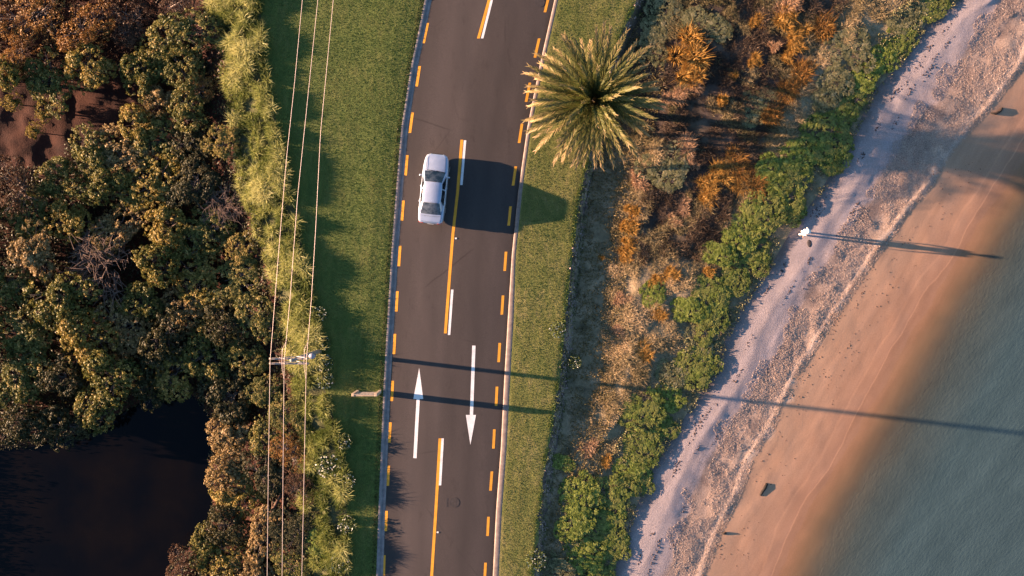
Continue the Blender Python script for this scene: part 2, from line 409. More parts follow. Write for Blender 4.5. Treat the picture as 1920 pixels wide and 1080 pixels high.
def zpx(px, py):
    px, py = np.broadcast_arrays(np.asarray(px, float), np.asarray(py, float))
    z = np.full(px.shape, BOUNDS[0][2]); amp = np.full(px.shape, BOUNDS[0][3])
    for (c0, o0, z0, a0), (c1, o1, z1, a1) in zip(BOUNDS[:-1], BOUNDS[1:]):
        x0 = cv(c0, py) + o0; x1 = cv(c1, py) + o1
        t = np.clip((px - x0) / np.maximum(x1 - x0, 1e-3), 0, 1)
        s = px >= x0
        z = np.where(s, z0 + (z1 - z0) * t, z); amp = np.where(s, a0 + (a1 - a0) * t, amp)
    nz = (fbm(px / 30.0, py / 30.0, 3, 4) - .5) * 2.4
    z = z + amp * nz
    lf = np.clip((py - 740) / 120, 0, 1) * .12
    wv = np.clip((px - cv(C_verge, py) - 2) / 12, 0, 1) * np.clip((cv(C_beach, py) - 20 - px) / np.maximum(cv(C_beach, py) - cv(C_verge, py) - 30, 1), 0, 1)
    z = z + lf * wv
    sd = pond_sd(px, py)
    k = np.clip((28 - sd) / 40.0, 0, 1); k = k * k * (3 - 2 * k)
    return np.where(px < cv(C_hedge, py), z * (1 - k) + (-3.15) * k, z)
def W(px, py, z):
    s = (H - z) / H / PPM
    return np.stack([(np.asarray(px, float) - 960) * s, (540 - np.asarray(py, float)) * s, np.asarray(z, float) + 0 * np.asarray(px, float)], -1)
def G(px, py, dz=0.0):
    """world point on the ground seen at photo pixel px,py"""
    z = float(zpx(px, py)); p = W(px, py, z); return Vector((p[0], p[1], p[2] + dz))

ROWS = np.concatenate([[-20000, -8000, -3000, -1500, -800, -500, -380], np.arange(-300, 1381, 7.0), [1460, 1600, 1900, 2600, 4000, 9000, 20000]])
def grid_obj(name, xs_fn, mat, zfn=None, pattr_fn=None, rows=ROWS, smooth=True, dz=0.0, label=None, cat=None):
    """xs_fn(rows)->(nrow,ncol) photo px columns"""
    X = xs_fn(rows); nr, nc = X.shape; Y = np.repeat(rows[:, None], nc, 1)
    Z = (zfn or zpx)(X, Y) + dz
    V = W(X, Y, Z).reshape(-1, 3)
    i = np.arange(nr - 1)[:, None] * nc + np.arange(nc - 1)[None]
    F = np.stack([i, i + nc, i + nc + 1, i + 1], -1).reshape(-1, 4)
    me = mesh(name, V, F, mat, smooth, pattr=pattr_fn(X, Y, Z) if pattr_fn else None)
    o = obj(name, me); tag(o, label, cat, kind='structure'); return o
def between(ca, oa, cb, ob, n):
    t = np.linspace(0, 1, n)
    return lambda r: (cv(ca, r) + oa)[:, None] * (1 - t) + (cv(cb, r) + ob)[:, None] * t
wob = lambda r, a, s: (fbm(r / 22.0, r * 0 + s, s, 3) - .5) * 2 * a

# lowland, wetland mud
def low_cols(r):
    far = np.array([-60000, -20000, -8000, -3000, -1500, -900, -600, -420], float)
    t = np.linspace(0, 1, 105)
    near = -300 * (1 - t)[None] + (cv(C_hedge, r))[:, None] * t
    return np.concatenate([np.repeat(far[None], len(r), 0), near], 1)
grid_obj('mud_flat', low_cols, M['mud'], label='dark red brown mud and leaf litter under the trees', cat='ground')
grid_obj('bank', between(C_hedge, 0, C_lawn, 0, 18), M['bank'], label='sloping bank under the long yellow green grass', cat='ground')
grid_obj('lawn', between(C_lawn, 0, C_kl, 0, 26), M['lawn'], label='mown green lawn between the long grass and the road', cat='lawn')
# road and kerbs
ZR = -.10
def road_z(X, Y):
    a = cv(C_rl, Y); b_ = cv(C_rr, Y); u = (X - a) / (b_ - a); return ZR + .05 * (1 - (2 * u - 1) ** 2)
road = grid_obj('road', between(C_rl, 0, C_rr, 0, 25), M['road'], zfn=road_z,
                pattr_fn=lambda X, Y, Z: {"u": ((X - cv(C_rl, Y)) / (cv(C_rr, Y) - cv(C_rl, Y))).ravel()},
                label='two lane asphalt road with yellow and white markings', cat='road')
def swept(name, curveA, side, prof, mat, label):
    """prof: list of (offset px, z) across"""
    def cols(r): return np.stack([cv(curveA, r) + side * o for o, _ in prof], 1)
    zs = np.array([z for _, z in prof])
    return grid_obj(name, cols, mat, zfn=lambda X, Y: np.repeat(zs[None], X.shape[0], 0) if X.ndim > 1 else zs, smooth=False, label=label, cat='kerb')
KP = [(-1.5, -.25), (-1.5, -.07), (0, -.05), (3.4, -.05), (4.2, -.06), (4.8, -.112), (7.6, -.114), (8.0, -.10), (11.0, -.094), (12.4, -.098), (13.2, -.2)]
swept('kerb', C_kl, 1, KP, M['concrete_dark'], 'grey concrete kerb and channel along the lawn side of the road')
KP2 = [(-1.5, -.25), (-1.5, .012), (0, .03), (6.5, .03), (7.6, .0), (8.4, -.115), (14, -.118), (19.6, -.1), (20.3, -.2)]
def kerb_right():
    r = ROWS
    w = np.clip((r - 540) / 40, 0, 1)
    def cols(r):
        a = cv(C_kr, r)[:, None]; b_ = cv(C_rr, r)[:, None]
        t = np.array([-.06, -.06, 0, .78, .9, 1.0, 1.04])
        return a * (1 - t) + b_ * t
    zs = np.array([-.25, -.01, .0, .0, -.015, -.11, -.2])
    return grid_obj('kerb', cols, M['concrete'], zfn=lambda X, Y: np.repeat(zs[None], X.shape[0], 0), smooth=False, label='pale sunlit concrete kerb along the seaward side of the road', cat='kerb')
kerb_right()
grid_obj('grass_verge', lambda r: (lambda a, b_, t: a[:, None] * (1 - t) + b_[:, None] * t)(cv(C_kr, r), cv(C_verge, r) + wob(r, 5, 4), np.linspace(0, 1, 16)), M['verge'],
         label='strip of mown grass between the kerb and the eroded edge', cat='lawn')
grid_obj('eroded_edge', lambda r: (lambda a, b_, t: a[:, None] * (1 - t) + b_[:, None] * t)(cv(C_verge, r) + wob(r, 5, 4), cv(C_foot, r) + 2 + wob(r, 7, 9), np.linspace(0, 1, 9)), M['edge'],
         label='crumbling earth edge where the verge drops to the scrub', cat='ground')
def dry_at(X, Y):
    """1 where bleached grass covers the scrub, 0 in the dark brown heath of the upper part"""
    u = (X - cv(C_foot, Y)) / (cv(C_beach, Y) - cv(C_foot, Y))
    low = np.clip((Y - 430) / 90, 0, 1)
    return np.clip(np.maximum(low, np.maximum(np.clip((u - .60) / .12, 0, 1), np.clip((.30 - u) / .1, 0, 1) * np.clip((Y - 230) / 60, 0, 1))) + (fbm(X / 40., Y / 40., 88, 3) - .5) * .7, 0, 1)
grid_obj('scrub_ground', between(C_foot, -9, C_beach, 0, 96), M['scrub'], pattr_fn=lambda X, Y, Z: {"dry": dry_at(X, Y).ravel()}, label='dark dry litter ground under the coastal scrub', cat='ground')
# beach and sea bed
def zone_attr(X, Y, Z):
    xs = [cv(C_beach, Y), cv(C_lil, Y), cv(C_ridge, Y), cv(C_water, Y), cv(C_water, Y) + 250]
    z = np.zeros(X.shape)
    for k in range(4): z += np.clip((X - xs[k]) / (xs[k + 1] - xs[k]), 0, 1)
    return {"zone": z.ravel()}
def beach_cols(r):
    n = 110; t = np.linspace(0, 1, n)
    a = cv(C_beach, r)[:, None] * (1 - t) + (cv(C_water, r) + 130)[:, None] * t
    f = (cv(C_water, r))[:, None] + np.array([200, 320, 520, 900, 2000, 9000, 60000.])[None]
    return np.concatenate([a, f], 1)
grid_obj('beach', beach_cols, M['beach'], pattr_fn=zone_attr, label='beach of pale broken shell and orange sand running into the sea', cat='beach')
def sea_cols(r):
    t = np.linspace(0, 1, 60); a = (cv(C_water, r) - 40)[:, None] * (1 - t) + (cv(C_water, r) + 600)[:, None] * t
    f = (cv(C_water, r))[:, None] + np.array([900, 2000, 9000, 60000.])[None]
    return np.concatenate([a, f], 1)
grid_obj('sea', sea_cols, M['sea'], zfn=lambda X, Y: np.full(X.shape, Z_SEA), pattr_fn=lambda X, Y, Z: {"depth": np.clip((Z_SEA - zpx(X, Y)) * 4, 0, 1).ravel()},
         label='calm grey green shallow sea', cat='sea')
# pond
pv = W(POND[:, 0] + np.sign(POND[:, 0] - 180) * 20, POND[:, 1] + np.sign(POND[:, 1] - 930) * 20, Z_POND)
po = obj('pond', mesh('pond', pv, [tuple(range(len(POND)))[::-1]], M['pond'])); tag(po, 'dark still pond water below the trees', 'pond', kind='structure')

# ------------------------------------------------------------------ road markings (children of the road)
def rz(px, py): return float(road_z(np.array([px], float), np.array([py], float))[0])
def stripe(name, pts, wpx, mat, lift=.004):
    """a painted band along photo points, lying on the road"""
    n = max(2, int(abs(pts[-1][1] - pts[0][1]) / 8) + 2)
    ys = np.linspace(pts[0][1], pts[-1][1], n); k = sorted(pts, key=lambda q: q[1])
    xs = np.interp(ys, [q[1] for q in k], [q[0] for q in k])
    V = []
    for x, y in zip(xs, ys):
        for s in (-1, 1): V.append(W(x + s * wpx / 2, y, rz(x + s * wpx / 2, y) + lift))
    F = [(2 * i, 2 * i + 2, 2 * i + 3, 2 * i + 1) for i in range(n - 1)]
    return obj(name, mesh(name, V, F, mat), road)
for x, y in [(811, -22), (798, 62), (784, 143), (771, 230), (762, 310), (755, 395), (749, 480), (744, 565), (739.5, 645), (735.5, 733), (731, 811), (728, 892), (724, 977), (720, 1060), (716, 1142)]:
    dx = (cv(C_rl, y + 19) - cv(C_rl, y - 19)) / 2
    stripe('edge_dash', [(x - dx, y - 19), (x + dx, y + 19)], 5.0, M['paint_yellow'])
for x, y in [(1046, -70), (1026, 5), (1007, 90), (990, 173), (976, 250), (964.5, 330), (955.5, 405), (947.5, 490), (942, 572), (936, 661), (931, 743), (926, 823), (921, 902), (915, 987), (909.5, 1073), (904, 1155)]:
    dx = (cv(C_rr, y + 18) - cv(C_rr, y - 18)) / 2
    stripe('edge_dash', [(x - dx, y - 18), (x + dx, y + 18)], 5.0, M['paint_yellow'])
stripe('centre_line', [(938, -90), (917, 0), (897, 72)], 5.4, M['paint_yellow'])
stripe('centre_line', [(866, 262), (858, 360), (849, 440), (842, 530), (835, 625)], 5.4, M['paint_yellow'])
stripe('centre_line', [(825, 822), (817, 960), (809, 1085), (796, 1300)], 5.4, M['paint_yellow'])
stripe('centre_dash', [(922, 0), (904, 72)], 4.6, M['paint_white'])
stripe('centre_dash', [(872, 263), (865, 347)], 4.6, M['paint_white'])
stripe('centre_dash', [(848, 543), (842, 628)], 4.6, M['paint_white'])
stripe('centre_dash', [(830, 822), (825, 910)], 4.6, M['paint_white'])
def arrow(tail, neck, w, b0, b1, tip):
    d = (Vector(neck) - Vector(tail)).normalized(); n = Vector((-d.y, d.x)) * w / 2
    P = [Vector(tail) + n, Vector(neck) + n, Vector(neck) - n, Vector(tail) - n]
    q = [Vector(b0), Vector(b1), Vector(tip)]
    V = [W(p.x, p.y, rz(p.x, p.y) + .004) for p in P + q]
    def up(f):
        a, b_, c = (Vector(V[i]) for i in f[:3]); return f if (b_ - a).cross(c - a).z > 0 else f[::-1]
    obj('lane_arrow', mesh('lane_arrow', V, [up((0, 1, 2, 3)), up((4, 5, 6))], M['paint_white']), road)
arrow((778, 859), (784, 748), 6.2, (775, 748), (793.5, 748), (786, 690))
arrow((888.5, 648), (884, 778), 6.2, (873.5, 778), (892.5, 778), (882, 834))
for x, y in ((855, 447), (821, 998)):
    mb = MB(); p = W(x, y, rz(x, y)); mb.box((p[0], p[1], p[2] + .012), (.12, .10, .024), 0, .008)
    so = mb.build('road_stud', M['paint_white']); tag(so, 'small white road stud beside the centre line, ' + ('behind the car' if y < 600 else 'near the bottom of the photo'), 'road stud', 'road studs')
def manhole(x, y, lab):
    p = W(x, y, rz(x, y)); t = empty('manhole_cover', Vector(p)); tag(t, lab, 'manhole cover', 'manhole covers in the road')
    mb = MB(); n = 28
    V = [(r * math.cos(2 * math.pi * k / n), r * math.sin(2 * math.pi * k / n), z) for r, z in ((.34, .002), (.34, .008), (.27, .008), (.27, .004)) for k in range(n)]
    F = [(a * n + k, a * n + (k + 1) % n, (a + 1) * n + (k + 1) % n, (a + 1) * n + k) for a in range(3) for k in range(n)]
    obj('frame', mesh('frame', V, F, M['iron']), t)
    lid = MB(); lid.tube([(0, 0, -.03), (0, 0, .006)], .262, 28)
    for k in range(5): lid.box((0, -.16 + .08 * k, .009), (.3, .03, .006))
    lid.build('lid', M['iron'], t)
manhole(852, 942, 'round iron manhole cover in the seaward lane beside the solid yellow line')
manhole(1012, 4, 'round iron manhole cover in the seaward lane at the upper end of the road')
mb = MB(); p = W(838, 942, rz(838, 942)); mb.box((p[0], p[1], p[2] + .002), (.10, .62, .008)); vb = mb.build('drain_slot', M['iron']); tag(vb, 'short narrow iron drain slot beside the manhole cover', 'drain')

# ------------------------------------------------------------------ car
def paint_mat():
    m, nt, b = new_mat('silver_paint')
    nt.links.new(ramp(nt, [(.3, (.36, .42, .54)), (.7, (.42, .475, .60))], ntex(nt, 3, 4)), b.inputs["Base Color"])
    b.inputs["Metallic"].default_value = .35; b.inputs["Roughness"].default_value = .34
    b.inputs["Coat Weight"].default_value = .5; b.inputs["Coat Roughness"].default_value = .08
    return m
M['paint'] = paint_mat()
m, nt, b = new_mat('car_glass'); M['glass'] = m
nt.links.new(ramp(nt, [(.42, (.004, .005, .008)), (.60, (.05, .058, .07))], ntex(nt, 2.5, 3)), b.inputs["Base Color"])  # pale noise patches put highlights into the glass colour
b.inputs["Roughness"].default_value = .06; b.inputs["Specular IOR Level"].default_value = .8
m, nt, b = new_mat('rear_glass'); M['rear_glass'] = m
nt.links.new(ramp(nt, [(.35, (.03, .036, .045)), (.7, (.12, .135, .155))], ntex(nt, 5, 3)), b.inputs["Base Color"])
b.inputs["Roughness"].default_value = .08; b.inputs["Specular IOR Level"].default_value = .8
M['lamp'] = plain('headlamp_glass', (.62, .62, .60), .1, spec=.8)
M['tail'] = plain('red_tail_lamp', (.35, .02, .015), .2, spec=.6)
M['rim'] = plain('alloy_rim', (.5, .5, .52), .35, metal=.8)
M['plate'] = plain('number_plate', (.7, .7, .68), .5)

def build_car():
    cx, cy = 815.0, 356.0
    p = W(cx, cy, ZR + .03); rot = -math.atan2(13, 129)
    t = empty('car', Vector(p), rot); tag(t, 'silver white four door sedan driving up the lane beside the lawn', 'car')
    # body: stations front to rear (y, halfwidth, sill, shoulder z, centre z)
    ST = [(2.345, .34, .40, .52, .54), (2.31, .54, .30, .61, .64), (2.22, .69, .24, .665, .70), (2.05, .785, .21, .71, .765), (1.62, .845, .20, .775, .845), (1.1, .865, .20, .835, .915),
          (.6, .872, .20, .875, .93), (0, .875, .20, .90, .94), (-.8, .875, .20, .92, .95), (-1.4, .868, .20, .93, .965), (-1.75, .86, .21, .935, .975), (-2.05, .835, .23, .925, .965),
          (-2.22, .79, .27, .89, .93), (-2.30, .73, .33, .80, .83), (-2.325, .62, .42, .66, .68)]
    V = []; n = 0
    for y, w, z0, zs, zc in ST:
        dz = zs - z0
        pr = [(w * .90, z0), (w * .97, z0 + .10 * dz), (w, z0 + .38 * dz), (w * .995, z0 + .66 * dz), (w * .965, zs - .06), (w * .915, zs), (w * .78, zs + .35 * (zc - zs) + .004), (w * .72, zs + .52 * (zc - zs)), (w * .35, zc - .008), (0, zc)]
        ring = [(x, y, z) for x, z in pr] + [(-x, y, z) for x, z in pr[-2::-1]]
        n = len(ring); V += ring
    F = []
    for i in range(len(ST) - 1):
        for k in range(n - 1): F.append((i * n + k, i * n + k + 1, (i + 1) * n + k + 1, (i + 1) * n + k))
        F.append((i * n + n - 1, i * n, (i + 1) * n, (i + 1) * n + n - 1))
    F.append(tuple(range(n - 1, -1, -1))); F.append(tuple((len(ST) - 1) * n + k for k in range(n)))
    F = [f[::-1] for f in F]
    bo = obj('body', mesh('body', V, F, M['paint'], True), t)
    sb = bo.modifiers.new('s', 'SUBSURF'); sb.levels = 2; sb.render_levels = 2
    # greenhouse: rings of (y,z,halfwidth) - a loft from belt to roof
    belt = [(1.10, .60), (1.02, .76), (.3, .785), (-.7, .785), (-1.35, .755), (-1.72, .60)]
    roof = [(.36, .50), (.26, .575), (.0, .60), (-.6, .60), (-.86, .57), (-.98, .50)]
    def ringof(pts, z, cent):
        R = [(x, y, z) for y, x in pts]; L = [(-x, y, z) for y, x in pts[::-1]]
        return R + L
    R0 = ringof(belt, .90, 0); R1 = ringof(roof, 1.405, 0); k = len(R0)
    cab = [*R0, *R1]
    cabF = [(i, i + k, (i + 1) % k + k, (i + 1) % k) for i in range(k)]
    # roof panel with crown
    rows = []
    for (y, x) in roof:
        rows.append([(x * s, y, 1.405 + .055 * (1 - s * s) * (1 - ((y + .31) / .9) ** 2) + .02 * (1 - s * s)) for s in (1, .75, .4, 0, -.4, -.75, -1)])
    base = len(cab); cab += [q for r in rows for q in r]
    for i in range(len(rows) - 1):
        for j in range(6): cabF.append((base + i * 7 + j, base + i * 7 + j + 1, base + (i + 1) * 7 + j + 1, base + (i + 1) * 7 + j))
    ro = obj('roof', mesh('roof', cab, [f for f in cabF], M['paint'], True), t)
    import bmesh
    bm = bmesh.new(); bm.from_mesh(ro.data); bmesh.ops.remove_doubles(bm, verts=bm.verts, dist=.001); bmesh.ops.recalc_face_normals(bm, faces=bm.faces); bm.to_mesh(ro.data); bm.free()
    be = ro.modifiers.new('b', 'BEVEL'); be.width = .02; be.segments = 2; be.limit_method = 'ANGLE'
    def pane(name, quad, mat, inset=(.0, .0), bulge=.02, nu=9, nv=5, lift=.006):
        a, b_, c, d = (Vector(q) for q in quad)   # bottom-left, bottom-right, top-right, top-left
        nrm = (b_ - a).cross(d - a).normalized()
        if nrm.dot((a + c) / 2 - Vector((0, -.3, .6))) < 0: a, b_, c, d = b_, a, d, c; nrm = -nrm
        V = []; FF = []
        for j in range(nv):
            v = j / (nv - 1)
            for i in range(nu):
                u = i / (nu - 1)
                q = (a * (1 - u) + b_ * u) * (1 - v) + (d * (1 - u) + c * u) * v
                V.append(q + nrm * (lift + bulge * (1 - (2 * u - 1) ** 2)))
        for j in range(nv - 1):
            for i in range(nu - 1): FF.append((j * nu + i, j * nu + i + 1, (j + 1) * nu + i + 1, (j + 1) * nu + i))
        return obj(name, mesh(name, V, FF, mat, True), t)
    pane('windscreen', [(-.70, 1.12, .905), (.70, 1.12, .905), (.555, .37, 1.40), (-.555, .37, 1.40)], M['glass'], bulge=.055)
    pane('rear_window', [(.68, -1.70, .95), (-.68, -1.70, .95), (-.545, -1.0, 1.40), (.545, -1.0, 1.40)], M['rear_glass'], bulge=.05)
    for s in (1, -1):
        def sq(y0, y1, y2, y3):  # bottom front, bottom rear, top rear, top front
            q = [(s * .786, y0, .945), (s * .784, y1, .945), (s * .618, y2, 1.375), (s * .618, y3, 1.375)]
            return q if s < 0 else [q[1], q[0], q[3], q[2]]
        pane('side_window', sq(.82, -.02, -.02, .27), M['glass'], bulge=.008, lift=.012)
        pane('side_window', sq(-.12, -1.12, -.84, -.12), M['glass'], bulge=.008, lift=.012)
        mir = MB(); mir.box((s * .925, .80, .97), (.15, .09, .12), s * -.15, .03); mir.build('mirror', M['paint'], t)
        hl = MB(); hl.box((s * .53, 2.215, .585), (.30, .10, .11), s * -.42, .03); hl.build('headlight', M['lamp'], t)
        tl = MB(); tl.box((s * .62, -2.285, .74), (.30, .06, .14), s * .18, .02); tl.build('tail_light', M['tail'], t)
        for y in (.35, -.62):
            h = MB(); h.box((s * .878, y - .25, .74), (.025, .17, .03), 0, .008); h.build('door_handle', M['paint'], t)
        for y in (1.42, -1.33):
            w = empty('wheel', (s * .79, y, .31)); w.parent = t
            ty = MB(); ty.tube([(-.095, 0, 0), (-.085, 0, 0), (.085, 0, 0), (.095, 0, 0)], [.27, .31, .31, .27], 26); ty.build('tyre', M['black'], w, True)
            rm = MB(); rm.tube([(-.098, 0, 0), (.098, 0, 0)], .20, 20); rm.build('rim', M['rim'], w)
    g = MB(); g.box((0, 2.33, .58), (.72, .03, .10), 0, .01); g.build('grille', M['black'], t)
    for y in (2.335, -2.335):
        g = MB(); g.box((0, y, .46), (.40, .02, .12), 0, .004); g.build('number_plate', M['plate'], t)
    wp = MB(); wp.tube([(-.55, 1.20, .93), (.02, 1.14, .975)], .012, 6); wp.tube([(.08, 1.17, .965), (.62, 1.09, .955)], .012, 6); wp.build('wiper', M['black'], t)
    for gap in ([(.60, 2.1, .735), (.62, 1.6, .84), (.64, 1.2, .895)], [(-.60, 2.1, .735), (-.62, 1.6, .84), (-.64, 1.2, .895)], [(-.66, -1.83, .973), (0, -1.86, .985), (.66, -1.83, .973)], [(-.60, -2.2, .90), (0, -2.23, .925), (.60, -2.2, .90)]):
        bl = MB(); bl.tube(gap, .006, 5); bl.build('panel_gap', M['black'], t)
    an = MB(); an.tube([(.70, -1.9, .95), (.74, -2.3, 1.45)], .006, 5); an.build('aerial', M['black'], t)
build_car()

# ------------------------------------------------------------------ palm
def build_palm():
    zc = 2.5
    c = W(1113, 187, zc); gz = float(zpx(1105, 205))
    t = empty('palm_tree', (c[0], c[1], gz - .05)); tag(t, 'broad date palm with arching green and tan fronds overhanging the kerb', 'palm tree')
    h = zc - gz
    tr = MB()
    pts = []; rad = []
    for i in range(29):
        f = i / 28; pts.append((0.05 * math.sin(f * 3), 0.04 * f, h * f * .97)); rad.append((.26 - .06 * f + (.08 if f > .85 else 0)) * (1 + .07 * (i % 2)))
    tr.tube(pts, rad, 16); tr.build('trunk', M['bark'], t)
    NV = 16; rng = np.random.default_rng(5); meshes = []
    for v in range(NV):
        a = math.radians(86 - 92 * (v / (NV - 1)) ** .75)      # start elevation
        L = 2.5 + 2.1 * min(1, v / 5.0); curl = math.radians(38 + 16 * v / NV + rng.uniform(-8, 8))
        n = 26; pos = [Vector((.12, 0, 0))]; dirs = []
        for i in range(n):
            f = i / n; e = a - curl * f ** 1.6
            d = Vector((math.cos(e), 0, math.sin(e))); dirs.append(d); pos.append(pos[-1] + d * L / n)
        V = []; F = []; T = []
        old = v / (NV - 1)
        def quad(p0, p1, w0, w1, side, tint):
            b_ = len(V); V.extend([p0 - side * w0, p0 + side * w0, p1 + side * w1, p1 - side * w1]); F.append((b_, b_ + 1, b_ + 2, b_ + 3)); T.append(tint)
        for i in range(n):
            quad(pos[i], pos[i + 1], .035 * (1 - .8 * i / n), .035 * (1 - .8 * (i + 1) / n), Vector((0, 1, 0)), .62 + .15 * old)
        NL = 58
        for k in range(NL):
            f = .10 + .90 * (k + .5) / NL; i = min(int(f * n), n - 1); p = pos[i].lerp(pos[i + 1], f * n - i); d = dirs[i]
            up = Vector((-d.z, 0, d.x)) if d.x >= 0 else Vector((d.z, 0, -d.x))
            if up.z < 0: up = -up
            ll = .47 * (math.sin(math.pi * min(1, .15 + .85 * f) ** .9) ** .6 + .18) * rng.uniform(.8, 1.1) if f < .97 else .3
            for s in (-1, 1):
                fw = .85 + .5 * f + rng.uniform(-.15, .15)
                q = (Vector((0, s, 0)) * .55 + d * fw + up * rng.uniform(.12, .32)).normalized()
                tip = p + q * ll - Vector((0, 0, .10 * ll))
                w = (q.cross(up)).normalized()
                w = (w * .7 + up * rng.uniform(-.5, .5)).normalized()
                quad(p, tip, .024, .008, w, np.clip(.06 + .28 * old + .16 * f + .34 * f ** 3 + rng.normal(0, .13), 0, 1))  # tan towards the tip: dried leaf, plus warm sunlight put into the tint
        meshes.append(mesh('frond', [tuple(q) for q in V], np.array(F), M['frond'], tint=T))
    N = 99
    for i in range(N):
        f = (i + .5) / N; v = min(NV - 1, int(NV * f))
        o = obj('frond', meshes[v], t, (0, 0, h - .25 * f + .05))
        o.rotation_euler = (rng.uniform(-.25, .25), rng.uniform(-.10, .10), i * 2.39996 + rng.uniform(-.12, .12)); s = rng.uniform(.88, 1.08); o.scale = (s, s, s)
    for i in range(7):
        o = obj('spear', meshes[2], t, (0, 0, h - .1)); o.rotation_euler = (rng.uniform(-.2, .2), rng.uniform(-.1, .45), i * .95 + .4); o.scale = (.5, .8, .5); o.material_slots[0].link = 'OBJECT'; o.material_slots[0].material = M['spear']
build_palm()

# ------------------------------------------------------------------ power pole and lines
ZX = 7.6
def pole_line():
    ax, ay = 542, 677
    top = W(548, 675, ZX); gx, gy = float(top[0]), float(top[1])
    gp = (gx * PPM + 960, 540 - gy * PPM); gz = float(zpx(*gp))
    t = empty('power_pole', (gx, gy, gz)); tag(t, 'weathered timber power pole with double crossarm rising from the long grass', 'power pole')
    h = ZX + .25 - gz
    mb = MB(); mb.tube([(0, 0, -.3), (0, 0, h * .5), (0, 0, h)], [.15, .125, .10], 12); mb.build('pole', M['timber'], t, True)
    ends = (W(505, 677, ZX), W(579, 677, ZX)); mid = (ends[0] + ends[1]) / 2; ln = float(ends[1][0] - ends[0][0])
    for s in (-1, 1):
        mb = MB(); mb.box((float(mid[0]) - gx, float(mid[1]) - gy + s * .14, ZX - gz), (ln, .11, .13), 0, .012); mb.build('crossarm', M['timber'], t)
    mb = MB()
    for s in (-1, 1): mb.tube([(0, s * .14, ZX - gz - .9), (s * .0 + .75, s * .14, ZX - gz - .05)], .022, 6); mb.tube([(0, s * .14, ZX - gz - .9), (-.75, s * .14, ZX - gz - .05)], .022, 6)
    mb.build('brace', M['can'], t)
    xs = []
    for px in (506.5, 533, 574.5):
        w = W(px, 677, ZX + .25); xs.append(w)
        for s in (-1, 1):
            ins = MB(); q = (float(w[0]) - gx, float(w[1]) - gy + s * .14)
            ins.tube([(*q, ZX - gz + .066), (*q, ZX - gz + .10), (*q, ZX - gz + .11), (*q, ZX - gz + .16), (*q, ZX - gz + .17), (*q, ZX - gz + .23)], [.015, .02, .06, .06, .04, .035], 10); ins.build('insulator', M['ceramic'], t, True)
    w = W(584, 668, ZX - .6); q = (float(w[0]) - gx, float(w[1]) - gy, ZX - .6 - gz)
    mb = MB(); mb.tube([(q[0], q[1], q[2] - .5), (q[0], q[1], q[2] - .03), (q[0], q[1], q[2])], [.17, .17, .15], 16)
    mb.tube([(q[0] - .15, q[1], q[2] - .25), (0, 0, q[2] - .25)], .03, 6); mb.build('transformer_can', M['can'], t, True)
    # conductors: (top px, mid, bottom px)
    A = [([(-500, 625), (0, 567), (160, 552), (300, 537), (480, 522), (620, 511), (677, 506.5), (900, 503), (1080, 501), (1600, 496)], 'leftmost of the three pale power lines over the trees'),
         ([(-500, 650), (0, 596), (200, 575.5), (370, 558), (560, 544), (677, 533), (860, 531), (1080, 529), (1600, 524)], 'middle one of the three pale power lines beside the lawn'),
         ([(-500, 690), (0, 625), (250, 601), (430, 592), (560, 584), (640, 577.5), (677, 574.5), (900, 570), (1080, 566), (1600, 558)], 'rightmost of the three pale power lines, over the lawn edge')]
    for i, (pts, lab) in enumerate(A):
        k = [q[0] for q in pts]; v = [q[1] for q in pts]
        ys = np.concatenate([np.arange(-500, 677, 24.0), [677], np.arange(700, 1601, 24.0)])
        P = []
        for y in ys:
            d = abs(y - 677) / PPM; sag = -.035 * d + .0006 * d * d
            P.append(tuple(W(float(np.interp(y, k, v)), y, ZX + .24 + sag)))
        mb = MB(); mb.tube(P, .0125, 6)
        if i > 0:
            x0 = float(np.interp(677, k, v)) - 4.5
            Q = [W(float(np.interp(640, k, v)), 640, ZX + .2), W(x0 + 1, 655, ZX + .16), W(x0, 677, ZX + .2), W(x0 + .5, 690, ZX + .16), W(float(np.interp(712, k, v)), 712, ZX + .2)]
            mb.tube([tuple(q) for q in Q], .012, 6)
        o = mb.build('power_line', M['wire'], None, True); tag(o, lab, 'power line', 'power lines strung over the crossarm')
pole_line()

# ------------------------------------------------------------------ timber sign on the lawn, seen from its top edge
def sign_board():
    zt = 1.95; a = W(659, 741, zt); b_ = W(707, 740, zt); mid = (a + b_) / 2; ln = float(b_[0] - a[0])
    t = empty('sign', (float(mid[0]), float(mid[1]), 0)); tag(t, 'pale timber sign board standing on the lawn beside the road, seen from above', 'sign')
    for s in (-1, 1):
        mb = MB(); mb.box((s * (ln / 2 - .09), 0, zt / 2 - .1), (.16, .20, zt + .2), 0, .015); mb.build('post', M['sign_timber'], t)
    mb = MB()
    for k in range(4): mb.box((0, .03, zt - .14 - .3 * k), (ln - .36, .06, .28), 0, .008)
    mb.build('board', M['timber'], t)
    mb = MB(); mb.box((0, -.055, zt - .06), (ln - .36, .07, .08), 0, .01); mb.build('rail', M['sign_timber'], t)
sign_board()
# ------------------------------------------------------------------ foliage builders
def leaf_quads(P, N, L, Wd, rng, jitter=.6):
    """one folded-flat leaf quad per point; N outward directions"""
    n = len(P)
    nr = N + rng.normal(0, jitter, (n, 3)); nr /= np.linalg.norm(nr, axis=1, keepdims=True) + 1e-9
    r = rng.normal(0, 1, (n, 3)); u = np.cross(nr, r); u /= np.linalg.norm(u, axis=1, keepdims=True) + 1e-9
    v = np.cross(nr, u)
    L = np.asarray(L).reshape(-1, 1); Wd = np.asarray(Wd).reshape(-1, 1)
    V = np.stack([P - u * L / 2, P + v * Wd / 2 - u * L * .05, P + u * L / 2, P - v * Wd / 2 - u * L * .05], 1).reshape(-1, 3)
    F = np.arange(4 * n).reshape(n, 4)
    return V, F

